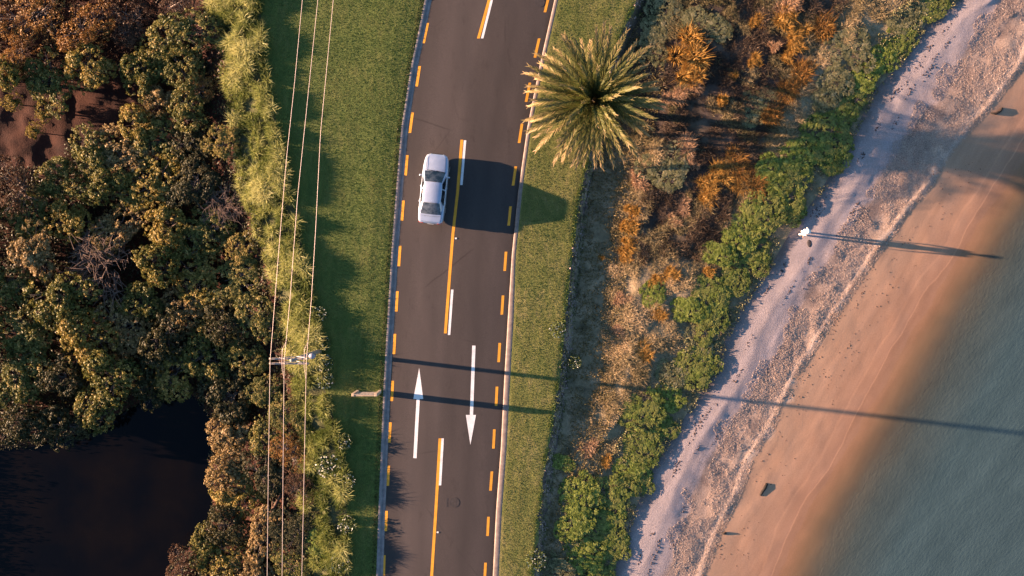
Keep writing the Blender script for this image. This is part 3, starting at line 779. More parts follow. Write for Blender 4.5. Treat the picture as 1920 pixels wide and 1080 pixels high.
def crown_mesh(name, mat, seed, R=1.8, h=2.9, lumps=17, nclump=260, per=18, rc=.16, ls=.135, flat=.6, low=.35, lw=.6):
    rng = np.random.default_rng(seed)
    # lumps: smaller domes spread through the crown
    ang = rng.uniform(0, 2 * np.pi, lumps); rr = R * .68 * np.sqrt(rng.uniform(0.02, 1, lumps))
    lr = R * (rng.uniform(.14, .52, lumps) if lumps > 15 else rng.uniform(.28, .5, lumps))
    lc = np.stack([rr * np.cos(ang), rr * np.sin(ang), h - lr * flat * 1.1 - (rr / R) ** 2 * h * .28 - rng.uniform(0, .24 if lumps > 15 else .16, lumps) * h], 1)
    rr2 = 1 + .25 * np.sin(ang * 2 + seed) + .18 * np.sin(ang * 3 + 2 * seed); lc[:, 0] *= rr2; lc[:, 1] *= rr2
    P = []; Nn = []
    while len(P) < nclump:
        i = rng.integers(lumps); d = rng.normal(0, 1, 3); d /= np.linalg.norm(d)
        if d[2] < -low: continue
        p = lc[i] + d * lr[i] * np.array([1, 1, flat]) * rng.uniform(.82, 1.08)
        q = np.sum(((lc - p) / lr[:, None] / np.array([1, 1, flat])) ** 2, 1); q[i] = 9
        if q.min() < .5: continue
        P.append(p); Nn.append(d)
    P = np.array(P); Nn = np.array(Nn)
    nl = len(P) * per
    ci = np.repeat(np.arange(len(P)), per)
    d = rng.normal(0, 1, (nl, 3)) + Nn[ci] * .9; d /= np.linalg.norm(d, axis=1, keepdims=True)
    cr = rc * rng.uniform(.7, 1.3, len(P))
    LP = P[ci] + d * cr[ci][:, None] * rng.uniform(.45, 1, (nl, 1))
    V, F = leaf_quads(LP, d, ls * rng.uniform(.7, 1.3, nl), ls * lw * rng.uniform(.7, 1.3, nl), rng, .55)
    T = np.clip(rng.normal(.48, .23, len(P))[ci] + rng.normal(0, .12, nl), 0, 1)
    return mesh(name, V, F, mat, tint=T), lc, lr

def trunk_mesh(lc, lr, seed, h, r0=.13):
    rng = np.random.default_rng(seed); mb = MB()
    f = Vector((rng.uniform(-.1, .1), rng.uniform(-.1, .1), h * .32))
    mb.tube([(0, 0, -.3), (f.x * .5, f.y * .5, h * .16), f], [r0, r0 * .85, r0 * .7], 8)
    for c, r in zip(lc, lr):
        e = Vector(c); m_ = f.lerp(e, .5) + Vector((rng.uniform(-.15, .15), rng.uniform(-.15, .15), .1))
        mb.tube([f, m_, e], [r0 * .55, r0 * .34, r0 * .12], 6)
        for _ in range(4):
            d = rng.normal(0, 1, 3); d[2] = abs(d[2]); d /= np.linalg.norm(d)
            mb.tube([m_.lerp(e, .6), e + Vector(d) * float(r) * .8], [r0 * .16, r0 * .05], 5)
    return mesh('trunk', mb.V, mb.F, M['bark'], True)

def twig_mesh(seed, R=1.4, h=2.6, n=70, r0=.03, mat='twig'):
    """bare shrub: many grey branching twigs"""
    rng = np.random.default_rng(seed); mb = MB()
    for i in range(n):
        a = rng.uniform(0, 2 * np.pi); rad = R * math.sqrt(rng.uniform(.03, 1)); e = Vector((rad * math.cos(a), rad * math.sin(a), h * (1 - .35 * (rad / R) ** 2) * rng.uniform(.75, 1)))
        m_ = Vector((e.x * .55 + rng.uniform(-.2, .2), e.y * .55 + rng.uniform(-.2, .2), e.z * .75)); b_ = Vector((e.x * .08, e.y * .08, 0))
        mb.tube([b_, m_, e], [r0, r0 * .7, r0 * .3], 5, False)
        for _ in range(4):
            s = m_.lerp(e, rng.uniform(.2, 1)); d = rng.normal(0, 1, 3); d[2] = d[2] * .5 + .2; d /= np.linalg.norm(d)
            k = s + Vector(d) * rng.uniform(.25, .55); mb.tube([s, s.lerp(k, .5) + Vector((0, 0, .03)), k], [r0 * .45, r0 * .35, r0 * .2], 4, False)
    return mesh('twigs', mb.V, mb.F, M[mat], False)

def blade_arrays(P, Hh, Wd, lean, rng, curl=.5):
    """two-segment grass blades; P base points"""
    n = len(P); a = rng.uniform(0, 2 * np.pi, n)
    if np.ndim(lean) == 2: ld = lean
    else: ld = np.stack([np.cos(a), np.sin(a), np.zeros(n)], 1) * (lean * rng.uniform(.3, 1.3, n))[:, None]
    b = a + rng.uniform(0, np.pi, n); sd = np.stack([np.cos(b), np.sin(b), np.zeros(n)], 1) * (Wd / 2)[:, None]
    up = np.zeros((n, 3)); up[:, 2] = 1
    m_ = P + up * (Hh * .62)[:, None] + ld * (Hh * .35)[:, None]
    tp = P + up * (Hh * (1 - .3 * curl))[:, None] + ld * Hh[:, None]
    V = np.stack([P - sd, P + sd, m_ + sd * .8, m_ - sd * .8, tp + sd * .15, tp - sd * .15], 1).reshape(-1, 3)
    i = np.arange(n)[:, None] * 6
    F = np.concatenate([i + np.array([[0, 1, 2, 3]]), i + np.array([[3, 2, 4, 5]])], 1).reshape(-1, 4)
    return V, F

def tussock_mesh(name, mat, seed, R=.55, h=.65, n=1100):
    """soft mound of fine blades around a few off-centre hearts"""
    rng = np.random.default_rng(seed); k = 7
    ca = rng.uniform(0, 2 * np.pi, k); cr = R * rng.uniform(.1, .75, k); C = np.stack([cr * np.cos(ca), cr * np.sin(ca)], 1); ch = rng.uniform(.55, 1.0, k)
    i = rng.integers(0, k, n)
    a = rng.uniform(0, 2 * np.pi, n); r = R * .28 * np.sqrt(rng.uniform(0, 1, n))
    P = np.stack([C[i, 0] + r * np.cos(a), C[i, 1] + r * np.sin(a), np.full(n, -.05)], 1)
    out = np.stack([np.cos(a), np.sin(a), np.zeros(n)], 1) * rng.uniform(.05, .55, n)[:, None] * R / h + rng.normal(0, .16, (n, 3)) * np.array([1, 1, 0])
    V, F = blade_arrays(P, h * ch[i] * rng.uniform(.55, 1.05, n), np.full(n, .026), out, rng, .7)
    T = np.repeat(np.clip(rng.normal(.5, .25, n), 0, 1), 2)
    return mesh(name, V, F, mat, tint=T)

def stuff_blades(name, mat, px, py, hh, ww, lean, rng, label, cat, tint=None, zoff=-.03):
    z = zpx(px, py); P = W(px, py, z); P[:, 2] += zoff
    V, F = blade_arrays(P, hh, ww, lean, rng)
    T = np.repeat(np.clip(rng.normal(.45, .2, len(px)) if tint is None else tint, 0, 1), 2)
    o = obj(name, mesh(name, V, F, mat, tint=T)); tag(o, label, cat, kind='stuff'); return o

def scatter(ca, oa, cb, ob, n, rng, y0=-130, y1=1210):
    py = rng.uniform(y0, y1, n * 3); a = cv(ca, py) + oa; b_ = cv(cb, py) + ob
    keep = rng.uniform(0, 1, n * 3) < (b_ - a) / max(1, (b_ - a).max()); py = py[keep][:n]; a = a[keep][:n]; b_ = b_[keep][:n]
    return a + (b_ - a) * rng.uniform(0, 1, len(py)), py

# ------------------------------------------------------------------ trees and shrubs of the wetland
PROTO = {}
def proto_tree(kind, mat, seeds, **kw):
    PROTO[kind] = []
    for s in seeds:
        cm, lc, lr = crown_mesh('crown', M[mat], s, **kw)
        PROTO[kind].append((cm, trunk_mesh(lc, lr, s, kw.get('h', 2.9))))
proto_tree('olive', 'olive', (1, 2, 3, 4, 5, 6), nclump=430)
proto_tree('yellow', 'yellow_olive', (11, 12, 13, 14), nclump=430)
proto_tree('tan', 'tan_leaf', (21, 22, 23), nclump=430)
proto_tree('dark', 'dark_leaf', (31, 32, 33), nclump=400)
proto_tree('rust', 'rust_leaf', (41, 42), nclump=300, per=18, ls=.09, rc=.2)
proto_tree('brown', 'brown_leaf', (51, 52), nclump=280, per=16, ls=.09, rc=.2)
PROTO['twig'] = [(twig_mesh(61), None), (twig_mesh(62), None), (twig_mesh(63), None)]
KW = {'olive': 'tree', 'yellow': 'tree', 'tan': 'tree', 'dark': 'tree', 'rust': 'shrub', 'brown': 'shrub', 'twig': 'shrub'}
cnt = {}
def plant(kind, px, py, r, label, top=None, name=None, group='trees massed over the wetland'):
    i = cnt.get(kind, 0); cnt[kind] = i + 1
    lst = PROTO[kind]; cm, tm = lst[i % len(lst)]
    R0 = 1.4 if kind == 'twig' else 1.8; H0 = 2.6 if kind == 'twig' else 2.9
    if top is None: top = -.70 + 1.15 * random.random() - .35 * max(0, (px - 330) / 200)
    zc = top - .6
    w = W(px, py, zc); gz = float(zpx(960 + w[0] * PPM * H / (H + 2.5), 540 - w[1] * PPM * H / (H + 2.5)))
    sxy = r / PPM / R0 * (H - zc) / H; sz = max(.25, (top - gz) / H0)
    t = empty(name or ('bare_shrub' if kind == 'twig' else KW[kind]), (w[0], w[1], gz), random.uniform(0, 6.28))
    tag(t, label, 'bare shrub' if kind == 'twig' else KW[kind], group)
    t.scale = (sxy * random.uniform(.85, 1.25), sxy * random.uniform(.85, 1.25), sz)
    obj('twigs' if kind == 'twig' else 'crown', cm, t)
    if tm: obj('trunk', tm, t)
    return t
TREES = [
 ('rust', 55, 28, 75, 'rusty orange bush filling the top left corner'), ('rust', 150, 62, 62, 'rusty bush right of the top left corner bush'),
 ('brown', 250, 42, 72, 'dark brown brushy shrub along the top edge'), ('rust', 28, 112, 46, 'small rusty bush at the left edge below the corner'),
 ('brown', 350, 15, 40, 'dark brown shrub at the top edge beside the long grass'),
 ('olive', 345, 62, 56, 'olive tree at the upper end of the leafy belt'), ('olive', 300, 108, 45, 'olive tree second in the leafy belt from its upper end'),
 ('brown', 398, 60, 36, 'rusty brown shrub beside the pale long grass near the top'), ('olive', 345, 135, 52, 'olive tree below the upper end of the leafy belt'),
 ('olive', 262, 140, 46, 'olive tree in the middle of the leafy belt'), ('yellow', 160, 122, 46, 'yellowish tree crown over the open red mud, left part of belt'),
 ('olive', 88, 152, 48, 'olive tree at the left end of the belt above the red mud'), ('olive', 12, 140, 30, 'small olive bush at the left edge above the red mud'),
 ('tan', 300, 182, 40, 'tan leaved tree at the lower side of the leafy belt'), ('rust', 380, 172, 38, 'rusty brown bush touching the lit long grass'),
 ('olive', 352, 205, 38, 'olive tree linking the belt to the big grove'), ('yellow', 88, 205, 20, 'tiny sapling on the upper part of the red mud'),
 ('yellow', 66, 245, 17, 'tiny sapling on the lower part of the red mud'), ('yellow', 28, 192, 18, 'tiny sapling at the left end of the red mud'),
 ('yellow', 258, 236, 46, 'yellow olive tree at the top of the big grove beside the red mud'), ('olive', 178, 284, 50, 'large olive tree at the upper left of the big grove'),
 ('tan', 225, 300, 58, 'tan olive tree inside the upper part of the grove'), ('olive', 300, 262, 52, 'olive tree in the grove left of the dark gap'),
 ('yellow', 418, 268, 38, 'yellow orange tree standing apart right of the dark gap'), ('dark', 360, 265, 40, 'dark shaded tree in the gap of the upper grove'),
 ('olive', 100, 338, 46, 'olive tree at the left flank of the upper grove'), ('olive', 190, 350, 56, 'olive tree in the heart of the upper grove'),
 ('yellow', 290, 345, 52, 'yellowish tree in the grove level with the car'), ('dark', 365, 350, 52, 'dark green tree level with the car'),
 ('brown', 24, 345, 46, 'dark brown shrub at the left edge below the red mud'), ('twig', 425, 385, 48, 'bare grey twiggy shrub beside the long grass, level with the car'),
 ('olive', 50, 405, 56, 'olive tree near the left edge below the brown shrub under the mud'), ('yellow', 135, 405, 52, 'yellow olive tree in the second row of the grove from the left'),
 ('tan', 222, 420, 52, 'tan tree in the middle of the grove just below car level'), ('yellow', 310, 420, 52, 'yellow olive tree right of the tan tree in the grove middle'),
 ('olive', 385, 440, 46, 'olive tree in the grove close to the long grass'), ('yellow', 455, 462, 36, 'small yellow tree touching the long grass in mid frame'),
 ('tan', 60, 480, 56, 'tan leaved tree near the left edge in mid frame'), ('olive', 20, 545, 50, 'olive tree at the left edge in mid frame'),
 ('twig', 185, 500, 66, 'large pinkish grey bare shrub in the middle of the grove'), ('olive', 290, 490, 48, 'olive tree right of the large bare shrub'),
 ('yellow', 370, 520, 50, 'yellow tree between the bare shrub and the power lines'), ('olive', 450, 535, 48, 'olive tree under the left power line in mid frame'),
 ('olive', 110, 560, 54, 'olive tree lower left of the large pinkish bare shrub'), ('olive', 265, 565, 50, 'olive tree just below the large bare shrub'),
 ('tan', 345, 585, 46, 'tan tree in the lower middle of the grove'), ('olive', 490, 595, 40, 'olive tree under the power lines above the pole'),
 ('dark', 420, 605, 50, 'dark tree left of the power pole and above it'), ('olive', 55, 625, 52, 'olive tree near the left edge above the pond corner'),
 ('yellow', 140, 635, 50, 'yellow olive tree above the left shore of the pond'), ('tan', 220, 620, 48, 'tan tree above the middle shore of the pond'),
 ('dark', 300, 645, 54, 'dark tree in the shaded lower grove'), ('olive', 380, 670, 48, 'olive tree above the pond inlet'),
 ('olive', 460, 665, 42, 'olive tree immediately left of the power pole'), ('yellow', 320, 695, 48, 'round yellow olive tree leaning over the top of the pond'),
 ('olive', 30, 710, 54, 'olive tree at the left edge over the pond corner'), ('dark', 115, 712, 52, 'dark tree second from the left above the pond'),
 ('olive', 205, 705, 52, 'olive tree in the row along the upper pond shore'), ('dark', 270, 735, 36, 'small dark tree on the shore beside the pond inlet'),
 ('dark', 110, 800, 50, 'dark green tree overhanging the upper left pond shore'), ('olive', 178, 768, 44, 'olive tree overhanging the middle of the upper pond shore'),
 ('dark', 425, 745, 52, 'dark tree between the pond inlet and the power lines'), ('olive', 500, 738, 36, 'small olive tree under the power lines below the pole'),
 ('dark', 40, 800, 48, 'dark tree in the shade at the left end of the upper shore'),
 ('tan', 430, 812, 52, 'tan tree at the upper right shore of the pond'), ('olive', 500, 815, 38, 'olive bush right of the upper tan pond tree'),
 ('tan', 420, 885, 44, 'tan tree jutting out over the right side of the pond'), ('yellow', 450, 925, 46, 'yellow tree at the right shore of the pond below the tan tree'),
 ('dark', 500, 885, 46, 'dark tree between the pond trees and the power lines'), ('rust', 548, 845, 38, 'rusty brown bush between the power lines below the pole'),
 ('olive', 548, 775, 34, 'olive bush between the power lines just below the pole'), ('brown', 562, 905, 36, 'brown shrub under the right power line near the pond level'),
 ('dark', 430, 985, 46, 'dark tree at the lower right shore of the pond'), ('olive', 385, 1020, 42, 'olive tree at the pond shore near the bottom edge'),
 ('yellow', 420, 1050, 44, 'yellow olive tree at the bottom edge right of the pond'), ('brown', 335, 1062, 34, 'dark reddish shrub at the bottom edge on the pond shore'),
 ('tan', 500, 1005, 42, 'tan tree under the left power line near the bottom'), ('dark', 560, 985, 42, 'dark tree under the right power line near the bottom'),
 ('tan', 478, 1075, 42, 'tan tree under the left power line on the bottom edge'), ('olive', 555, 1060, 42, 'olive tree between the power lines on the bottom edge'),
]
# a few just past the frame so that the wood goes on
TREES += [('olive', -60, 400, 60, 'olive tree cut by the left edge level with the back of the car'), ('dark', -70, 520, 60, 'dark tree cut by the left edge in mid frame'), ('olive', -50, 640, 60, 'olive tree cut by the left edge level with the power pole'),
 ('olive', -60, 740, 60, 'olive tree cut by the left edge just above the pond'), ('olive', 350, 1150, 60, 'olive tree cut by the bottom edge at the pond shore'), ('dark', 460, 1150, 55, 'dark tree cut by the bottom edge under the left power line'), ('olive', 550, 1150, 50, 'olive tree cut by the bottom edge under the right power line'),
 ('rust', -60, 40, 60, 'rusty bush cut by the left edge at the top corner'), ('rust', 60, -70, 70, 'rusty bush cut by the top edge at the left corner'), ('brown', 220, -60, 70, 'brown shrub cut by the top edge right of the rusty corner')]
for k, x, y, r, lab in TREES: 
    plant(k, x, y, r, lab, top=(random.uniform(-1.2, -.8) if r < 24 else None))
# shaded understorey filling the wood and the rusty heath in the corner
rng = np.random.default_rng(71)
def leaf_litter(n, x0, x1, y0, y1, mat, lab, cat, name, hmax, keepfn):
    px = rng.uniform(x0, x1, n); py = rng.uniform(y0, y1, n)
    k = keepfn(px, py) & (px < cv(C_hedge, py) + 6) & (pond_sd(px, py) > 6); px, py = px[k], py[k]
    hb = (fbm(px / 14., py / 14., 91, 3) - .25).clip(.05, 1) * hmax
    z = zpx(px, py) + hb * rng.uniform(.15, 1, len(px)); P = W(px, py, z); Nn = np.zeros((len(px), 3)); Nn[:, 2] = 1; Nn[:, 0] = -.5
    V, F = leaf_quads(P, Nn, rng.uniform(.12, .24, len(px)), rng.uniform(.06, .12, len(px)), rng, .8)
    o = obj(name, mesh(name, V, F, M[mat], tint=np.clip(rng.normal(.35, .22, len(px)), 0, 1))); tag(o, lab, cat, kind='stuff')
open_mud = lambda x, y: ((x < 330) & (y > 165 + .06 * x) & (y < 268)) | ((x < 120) & (y > 165) & (y < 312))
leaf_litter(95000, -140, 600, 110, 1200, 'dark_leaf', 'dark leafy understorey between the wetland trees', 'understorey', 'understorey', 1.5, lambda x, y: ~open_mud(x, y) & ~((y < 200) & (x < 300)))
leaf_litter(15000, -140, 440, -130, 165, 'brown_leaf', 'dark brown heath filling the top left corner', 'heath', 'heath', 1.5, lambda x, y: y < 150 + .02 * x)
# fallen trunk
mb = MB(); a = W(528, 925, -.9); b_ = W(492, 985, -1.1); mb.tube([tuple(a), tuple((a + b_) / 2 + np.array([.1, 0, .1])), tuple(b_)], [.10, .13, .09], 9)
mb.tube([tuple((a + b_) / 2), tuple(W(512, 930, -.8))], [.06, .03], 7)
o = mb.build('fallen_branch', M['dead_wood'], None, True); tag(o, 'reddish brown dead branch leaning among the trees under the left power line', 'branch')
mb = MB(); mb.tube([tuple(W(318, 15, -1.0)), tuple(W(352, -4, -1.0))], [.05, .04], 7); o = mb.build('fallen_branch', M['timber'], None, True); tag(o, 'pale straight pole lying in the dark brush at the top edge', 'branch')

# ------------------------------------------------------------------ grasses (uncountable)
rng = np.random.default_rng(21)
# long yellow green grass on the bank
px, py = scatter(C_hedge, -4, C_lawn, 2, 130000, rng)
f = fbm(px / 16., py / 16., 31, 3); g = fbm(px / 45., py / 45., 35, 2)
keep = f > .41
px, py, f, g = px[keep], py[keep], f[keep], g[keep]
e = 1 - np.clip((cv(C_lawn, py) - px) / 70, 0, 1)
hh = (.20 + 1.0 * (f - .36) + .35 * (g - .3) + .14 * e - .06 * (py > 760)).clip(.10, .75) * rng.uniform(.7, 1.15, len(px))
stuff_blades('long_grass', M['hedge_grass'], px, py, hh, np.full(len(px), .04), .8, rng, 'long yellow green grass draped along the lawn edge', 'long grass', tint=.34 + (g - .5) * 1.2 + 1.6 * (f - .55) + 1.0 * (fbm(px / 9., py / 9., 39, 2) - .5) - .18 * (py > 760) + rng.normal(0, .18, len(px)))
# turf
def turf(ca, oa, cb, ob, n, lab, t0):
    px, py = scatter(ca, oa, cb, ob, n, rng)
    stuff_blades('grass', M['turf_blade'], px, py, rng.uniform(.02, .055, len(px)), rng.uniform(.02, .04, len(px)), .9, rng, lab, 'grass', tint=t0 + (fbm(px / 35., py / 60., 5, 3) - .5) * 1.3 + (fbm(px / 5., py / 160., 8, 2) - .5) * .7 + rng.normal(0, .2, len(px)), zoff=-.01)
turf(C_lawn, 2, C_kl, -6, 80000, 'short mown grass of the lawn', .42)
turf(C_kr, 3, C_verge, -2, 50000, 'short mown grass of the seaward verge', .70)
# dark soil lip of grass over the left kerb
px, py = scatter(C_kl, -9, C_kl, -1, 5000, rng)
stuff_blades('grass', M['dark_leaf'], px, py, rng.uniform(.04, .12, len(px)), np.full(len(px), .04), .8, rng, 'dark ragged grass lip along the lawn kerb', 'grass')
px, py = scatter(C_verge, -8, C_foot, 6, 9000, rng); k = fbm(px / 12., py / 26., 67, 3) > .47; px, py = px[k], py[k]
stuff_blades('grass', M['turf_blade'], px, py, rng.uniform(.05, .2, len(px)), np.full(len(px), .04), 1.0, rng, 'ragged grass hanging over the eroded verge edge', 'grass', tint=.3 + rng.normal(0, .2, len(px)))
# rough grass below the edge, in shade
px, py = scatter(C_foot, 4, C_foot, 95, 26000, rng)
f = fbm(px / 20., py / 20., 41, 3); k = f > .36; px, py = px[k], py[k]
stuff_blades('rough_grass', M['shade_grass'], px, py, rng.uniform(.06, .22, len(px)), np.full(len(px), .05), .9, rng, 'dull olive rough grass in the hollow below the verge', 'rough grass')
# dry tan grass over the scrub
px, py = scatter(C_foot, 55, C_beach, -12, 300000, rng)
f = fbm(px / 28., py / 28., 51, 4); dry = dry_at(px, py)
k = (f > .60 - .36 * dry); px, py, f, dry = px[k], py[k], f[k], dry[k]
e = np.clip((cv(C_beach, py) - px) / 130, .35, 1)
hh = (.07 + .42 * (f - .4)).clip(.05, .22) * rng.uniform(.5, 1.3, len(px)) * e
stuff_blades('dry_grass', M['dry_grass'], px, py, hh, np.full(len(px), .034), 1.7, rng, 'bleached tan grass over the coastal scrub', 'dry grass', tint=.18 + .40 * dry + rng.normal(0, .2, len(px)) + 1.1 * (fbm(px / 50., py / 50., 77, 3) - .5))
px, py = scatter(C_foot, 90, C_beach, -60, 150000, rng); dry = dry_at(px, py); f = fbm(px / 22., py / 22., 57, 4)
k = (dry < .6) & (f > .36); px, py, f = px[k], py[k], f[k]
stuff_blades('dead_stems', M['stems'], px, py, (.06 + .5 * (f - .36)).clip(.05, .24) * rng.uniform(.5, 1.3, len(px)), np.full(len(px), .03), 1.6, rng, 'dark brown dead stems matted over the upper scrub', 'dead stems', tint=.3 + rng.normal(0, .25, len(px)) + .9 * (fbm(px / 35., py / 35., 58, 2) - .5))
# grey green leafy ground cover along the beach side
px, py = scatter(C_beach, -95, C_beach, 8, 26000, rng)
f = fbm(px / 24., py / 24., 61, 3); k = f > .46; px, py = px[k], py[k]
z = zpx(px, py) + rng.uniform(.02, .16, len(px)); P = W(px, py, z); Nn = np.zeros((len(px), 3)); Nn[:, 2] = 1; Nn[:, 0] = -.4
V, F = leaf_quads(P, Nn, rng.uniform(.08, .16, len(px)), rng.uniform(.05, .09, len(px)), rng, .8)
o = obj('ground_cover', mesh('ground_cover', V, F, M['grey_leaf'], tint=np.clip(rng.normal(.45, .22, len(px)), 0, 1))); tag(o, 'grey green creeping leaves between the scrub and the beach', 'ground cover', kind='stuff')

# ------------------------------------------------------------------ coastal shrubs and tussocks
proto_tree('creeper', 'green_leaf', (71, 72, 73), R=1.8, h=2.9, lumps=15, nclump=250, per=16, rc=.25, ls=.22, flat=.8)
proto_tree('bright', 'bright_leaf', (81, 82), R=1.8, h=2.9, lumps=13, nclump=250, per=16, rc=.25, ls=.22, flat=.8)
proto_tree('grey', 'grey_leaf', (91, 92), R=1.8, h=2.9, lumps=12, nclump=230, per=16, rc=.25, ls=.2, flat=.8)
PROTO['orange'] = [(tussock_mesh('blades', M['orange_grass'], 101), None), (tussock_mesh('blades', M['orange_grass'], 102), None)]
PROTO['peach'] = [(tussock_mesh('blades', M['peach_grass'], 111), None), (tussock_mesh('blades', M['peach_grass'], 112), None)]
PROTO['brownt'] = [(tussock_mesh('blades', M['rust_leaf'], 121), None)]
def shrub(kind, px, py, r, hgt, label, name, cat, group):
    i = cnt.get(kind, 0); cnt[kind] = i + 1
    cm, tm = PROTO[kind][i % len(PROTO[kind])]
    g = G(px, py); tus = kind in ('orange', 'peach', 'brownt')
    t = empty(name, g, random.uniform(0, 6.28)); tag(t, label, cat, group)
    s = r / PPM / (.62 if tus else 1.8); t.scale = (s * random.uniform(.82, 1.18), s * random.uniform(.82, 1.18), (hgt * (.75 if tus else .40)) * random.uniform(.8, 1.2) / (.65 if tus else 2.9))
    obj('blades' if tus else 'crown', cm, t)
    if tm: obj('stem', tm, t)
SH = [
 ('grey', 1700, 30, 44, .5, 'grey green shrub at the upper end of the beach edge'), ('creeper', 1745, 8, 40, .45, 'green shrub at the top edge against the shell beach'), ('creeper', 1690, 75, 34, .5, 'bright green creeper clump second from the top of the beach edge'),
 ('bright', 1655, 110, 34, .55, 'yellow green creeper clump above the bend of the beach edge'), ('bright', 1622, 150, 36, .55, 'yellow green creeper clump level with the palm crown'),
 ('grey', 1600, 90, 44, .45, 'pale grey green bush inland of the upper creeper'), ('grey', 1560, 165, 44, .45, 'pale grey green bush level with the palm heart'),
 ('creeper', 1590, 205, 34, .55, 'green creeper clump just above the dark beach corner'), ('creeper', 1545, 265, 48, .8, 'big dark green bush bulging onto the beach corner'),
 ('creeper', 1555, 300, 34, .6, 'dark green clump at the tip of the beach corner'), ('bright', 1490, 295, 40, .6, 'bright green clump inland of the beach corner'),
 ('creeper', 1470, 345, 44, .6, 'green clump below the beach corner'), ('bright', 1440, 320, 34, .5, 'bright green clump inland and below the beach corner'),
 ('creeper', 1430, 395, 48, .65, 'rounded green bush level with the rear of the car'), ('creeper', 1475, 395, 34, .55, 'green clump nearest to the person on the beach'),
 ('bright', 1385, 440, 44, .6, 'bright green bush left of the person on the beach'), ('creeper', 1420, 480, 36, .55, 'green clump below and left of the person on the beach'),
 ('bright', 1345, 480, 36, .5, 'bright green bush upper left of the mid beach edge'), ('creeper', 1375, 525, 36, .55, 'green clump at the mid beach edge'),
 ('creeper', 1330, 545, 38, .55, 'dark green bush inland of the mid beach edge'), ('bright', 1225, 552, 26, .5, 'small round bright green bush alone in the tan grass'),
 ('creeper', 1325, 600, 40, .55, 'green bush at the beach edge level with the power line bend'), ('bright', 1290, 585, 30, .45, 'bright green bush left of the lower mid beach edge'),
 ('grey', 1310, 648, 36, .45, 'grey green bush at the beach edge level with the pole'), ('creeper', 1305, 690, 38, .5, 'green bush at the beach edge level with the up arrow tip'),
 ('grey', 1258, 700, 30, .4, 'grey green bush inland of the lower beach edge'), ('bright', 1250, 745, 38, .5, 'bright green bush at the beach edge level with the sign'),
 ('creeper', 1200, 770, 40, .55, 'green bush level with the down arrow head'), ('creeper', 1235, 795, 34, .5, 'green clump against the beach level with the down arrow tip'),
 ('creeper', 1205, 835, 38, .55, 'green bush at the lower beach edge above the tan patch end'), ('bright', 1180, 870, 36, .5, 'bright green bush at the lower beach edge beside the tan patch'),
 ('creeper', 1195, 900, 32, .5, 'dark green clump against the shell beach low in the photo'), ('creeper', 1150, 920, 40, .6, 'green bush below the tan patch'),
 ('bright', 1085, 930, 40, .6, 'bright green bush beside the eroded edge low in the photo'), ('bright', 1075, 980, 44, .6, 'large bright green bush near the bottom beside the eroded edge'),
 ('creeper', 1130, 985, 44, .6, 'green bush near the bottom against the shell beach'), ('creeper', 1150, 1020, 34, .5, 'dark green clump near the bottom right of the scrub'),
 ('bright', 1095, 1045, 42, .55, 'bright green bush at the bottom edge of the scrub'), ('creeper', 1135, 1075, 34, .5, 'green clump at the bottom edge beside the beach'), ('grey', 1040, 1070, 36, .5, 'grey green bush at the bottom edge beside the verge'),
 ('grey', 1240, 30, 44, .5, 'grey green bush at the top edge right of the verge'), ('grey', 1225, 85, 36, .4, 'grey green bush right of the palm top'), ('grey', 1320, 50, 40, .45, 'grey green bush between the golden mound and the top edge'),
 ('grey', 1245, 320, 46, .4, 'pale olive bush below right of the palm'), ('grey', 1420, 200, 40, .35, 'dull grey bush in the brown scrub right of the palm'),
 ('bright', 1055, 870, 22, .35, 'small bright green plant at the foot of the eroded edge'), ('bright', 598, 1015, 32, .7, 'bright green broad leaved shrub in the long grass near the bottom'), ('creeper', 570, 985, 24, .5, 'small green shrub left of the bright shrub near the bottom'),
]
for k, x, y, r, hg, lab in SH: shrub(k, x, y, r, hg, lab, 'shrub', 'shrub', 'green shrubs along the beach edge')
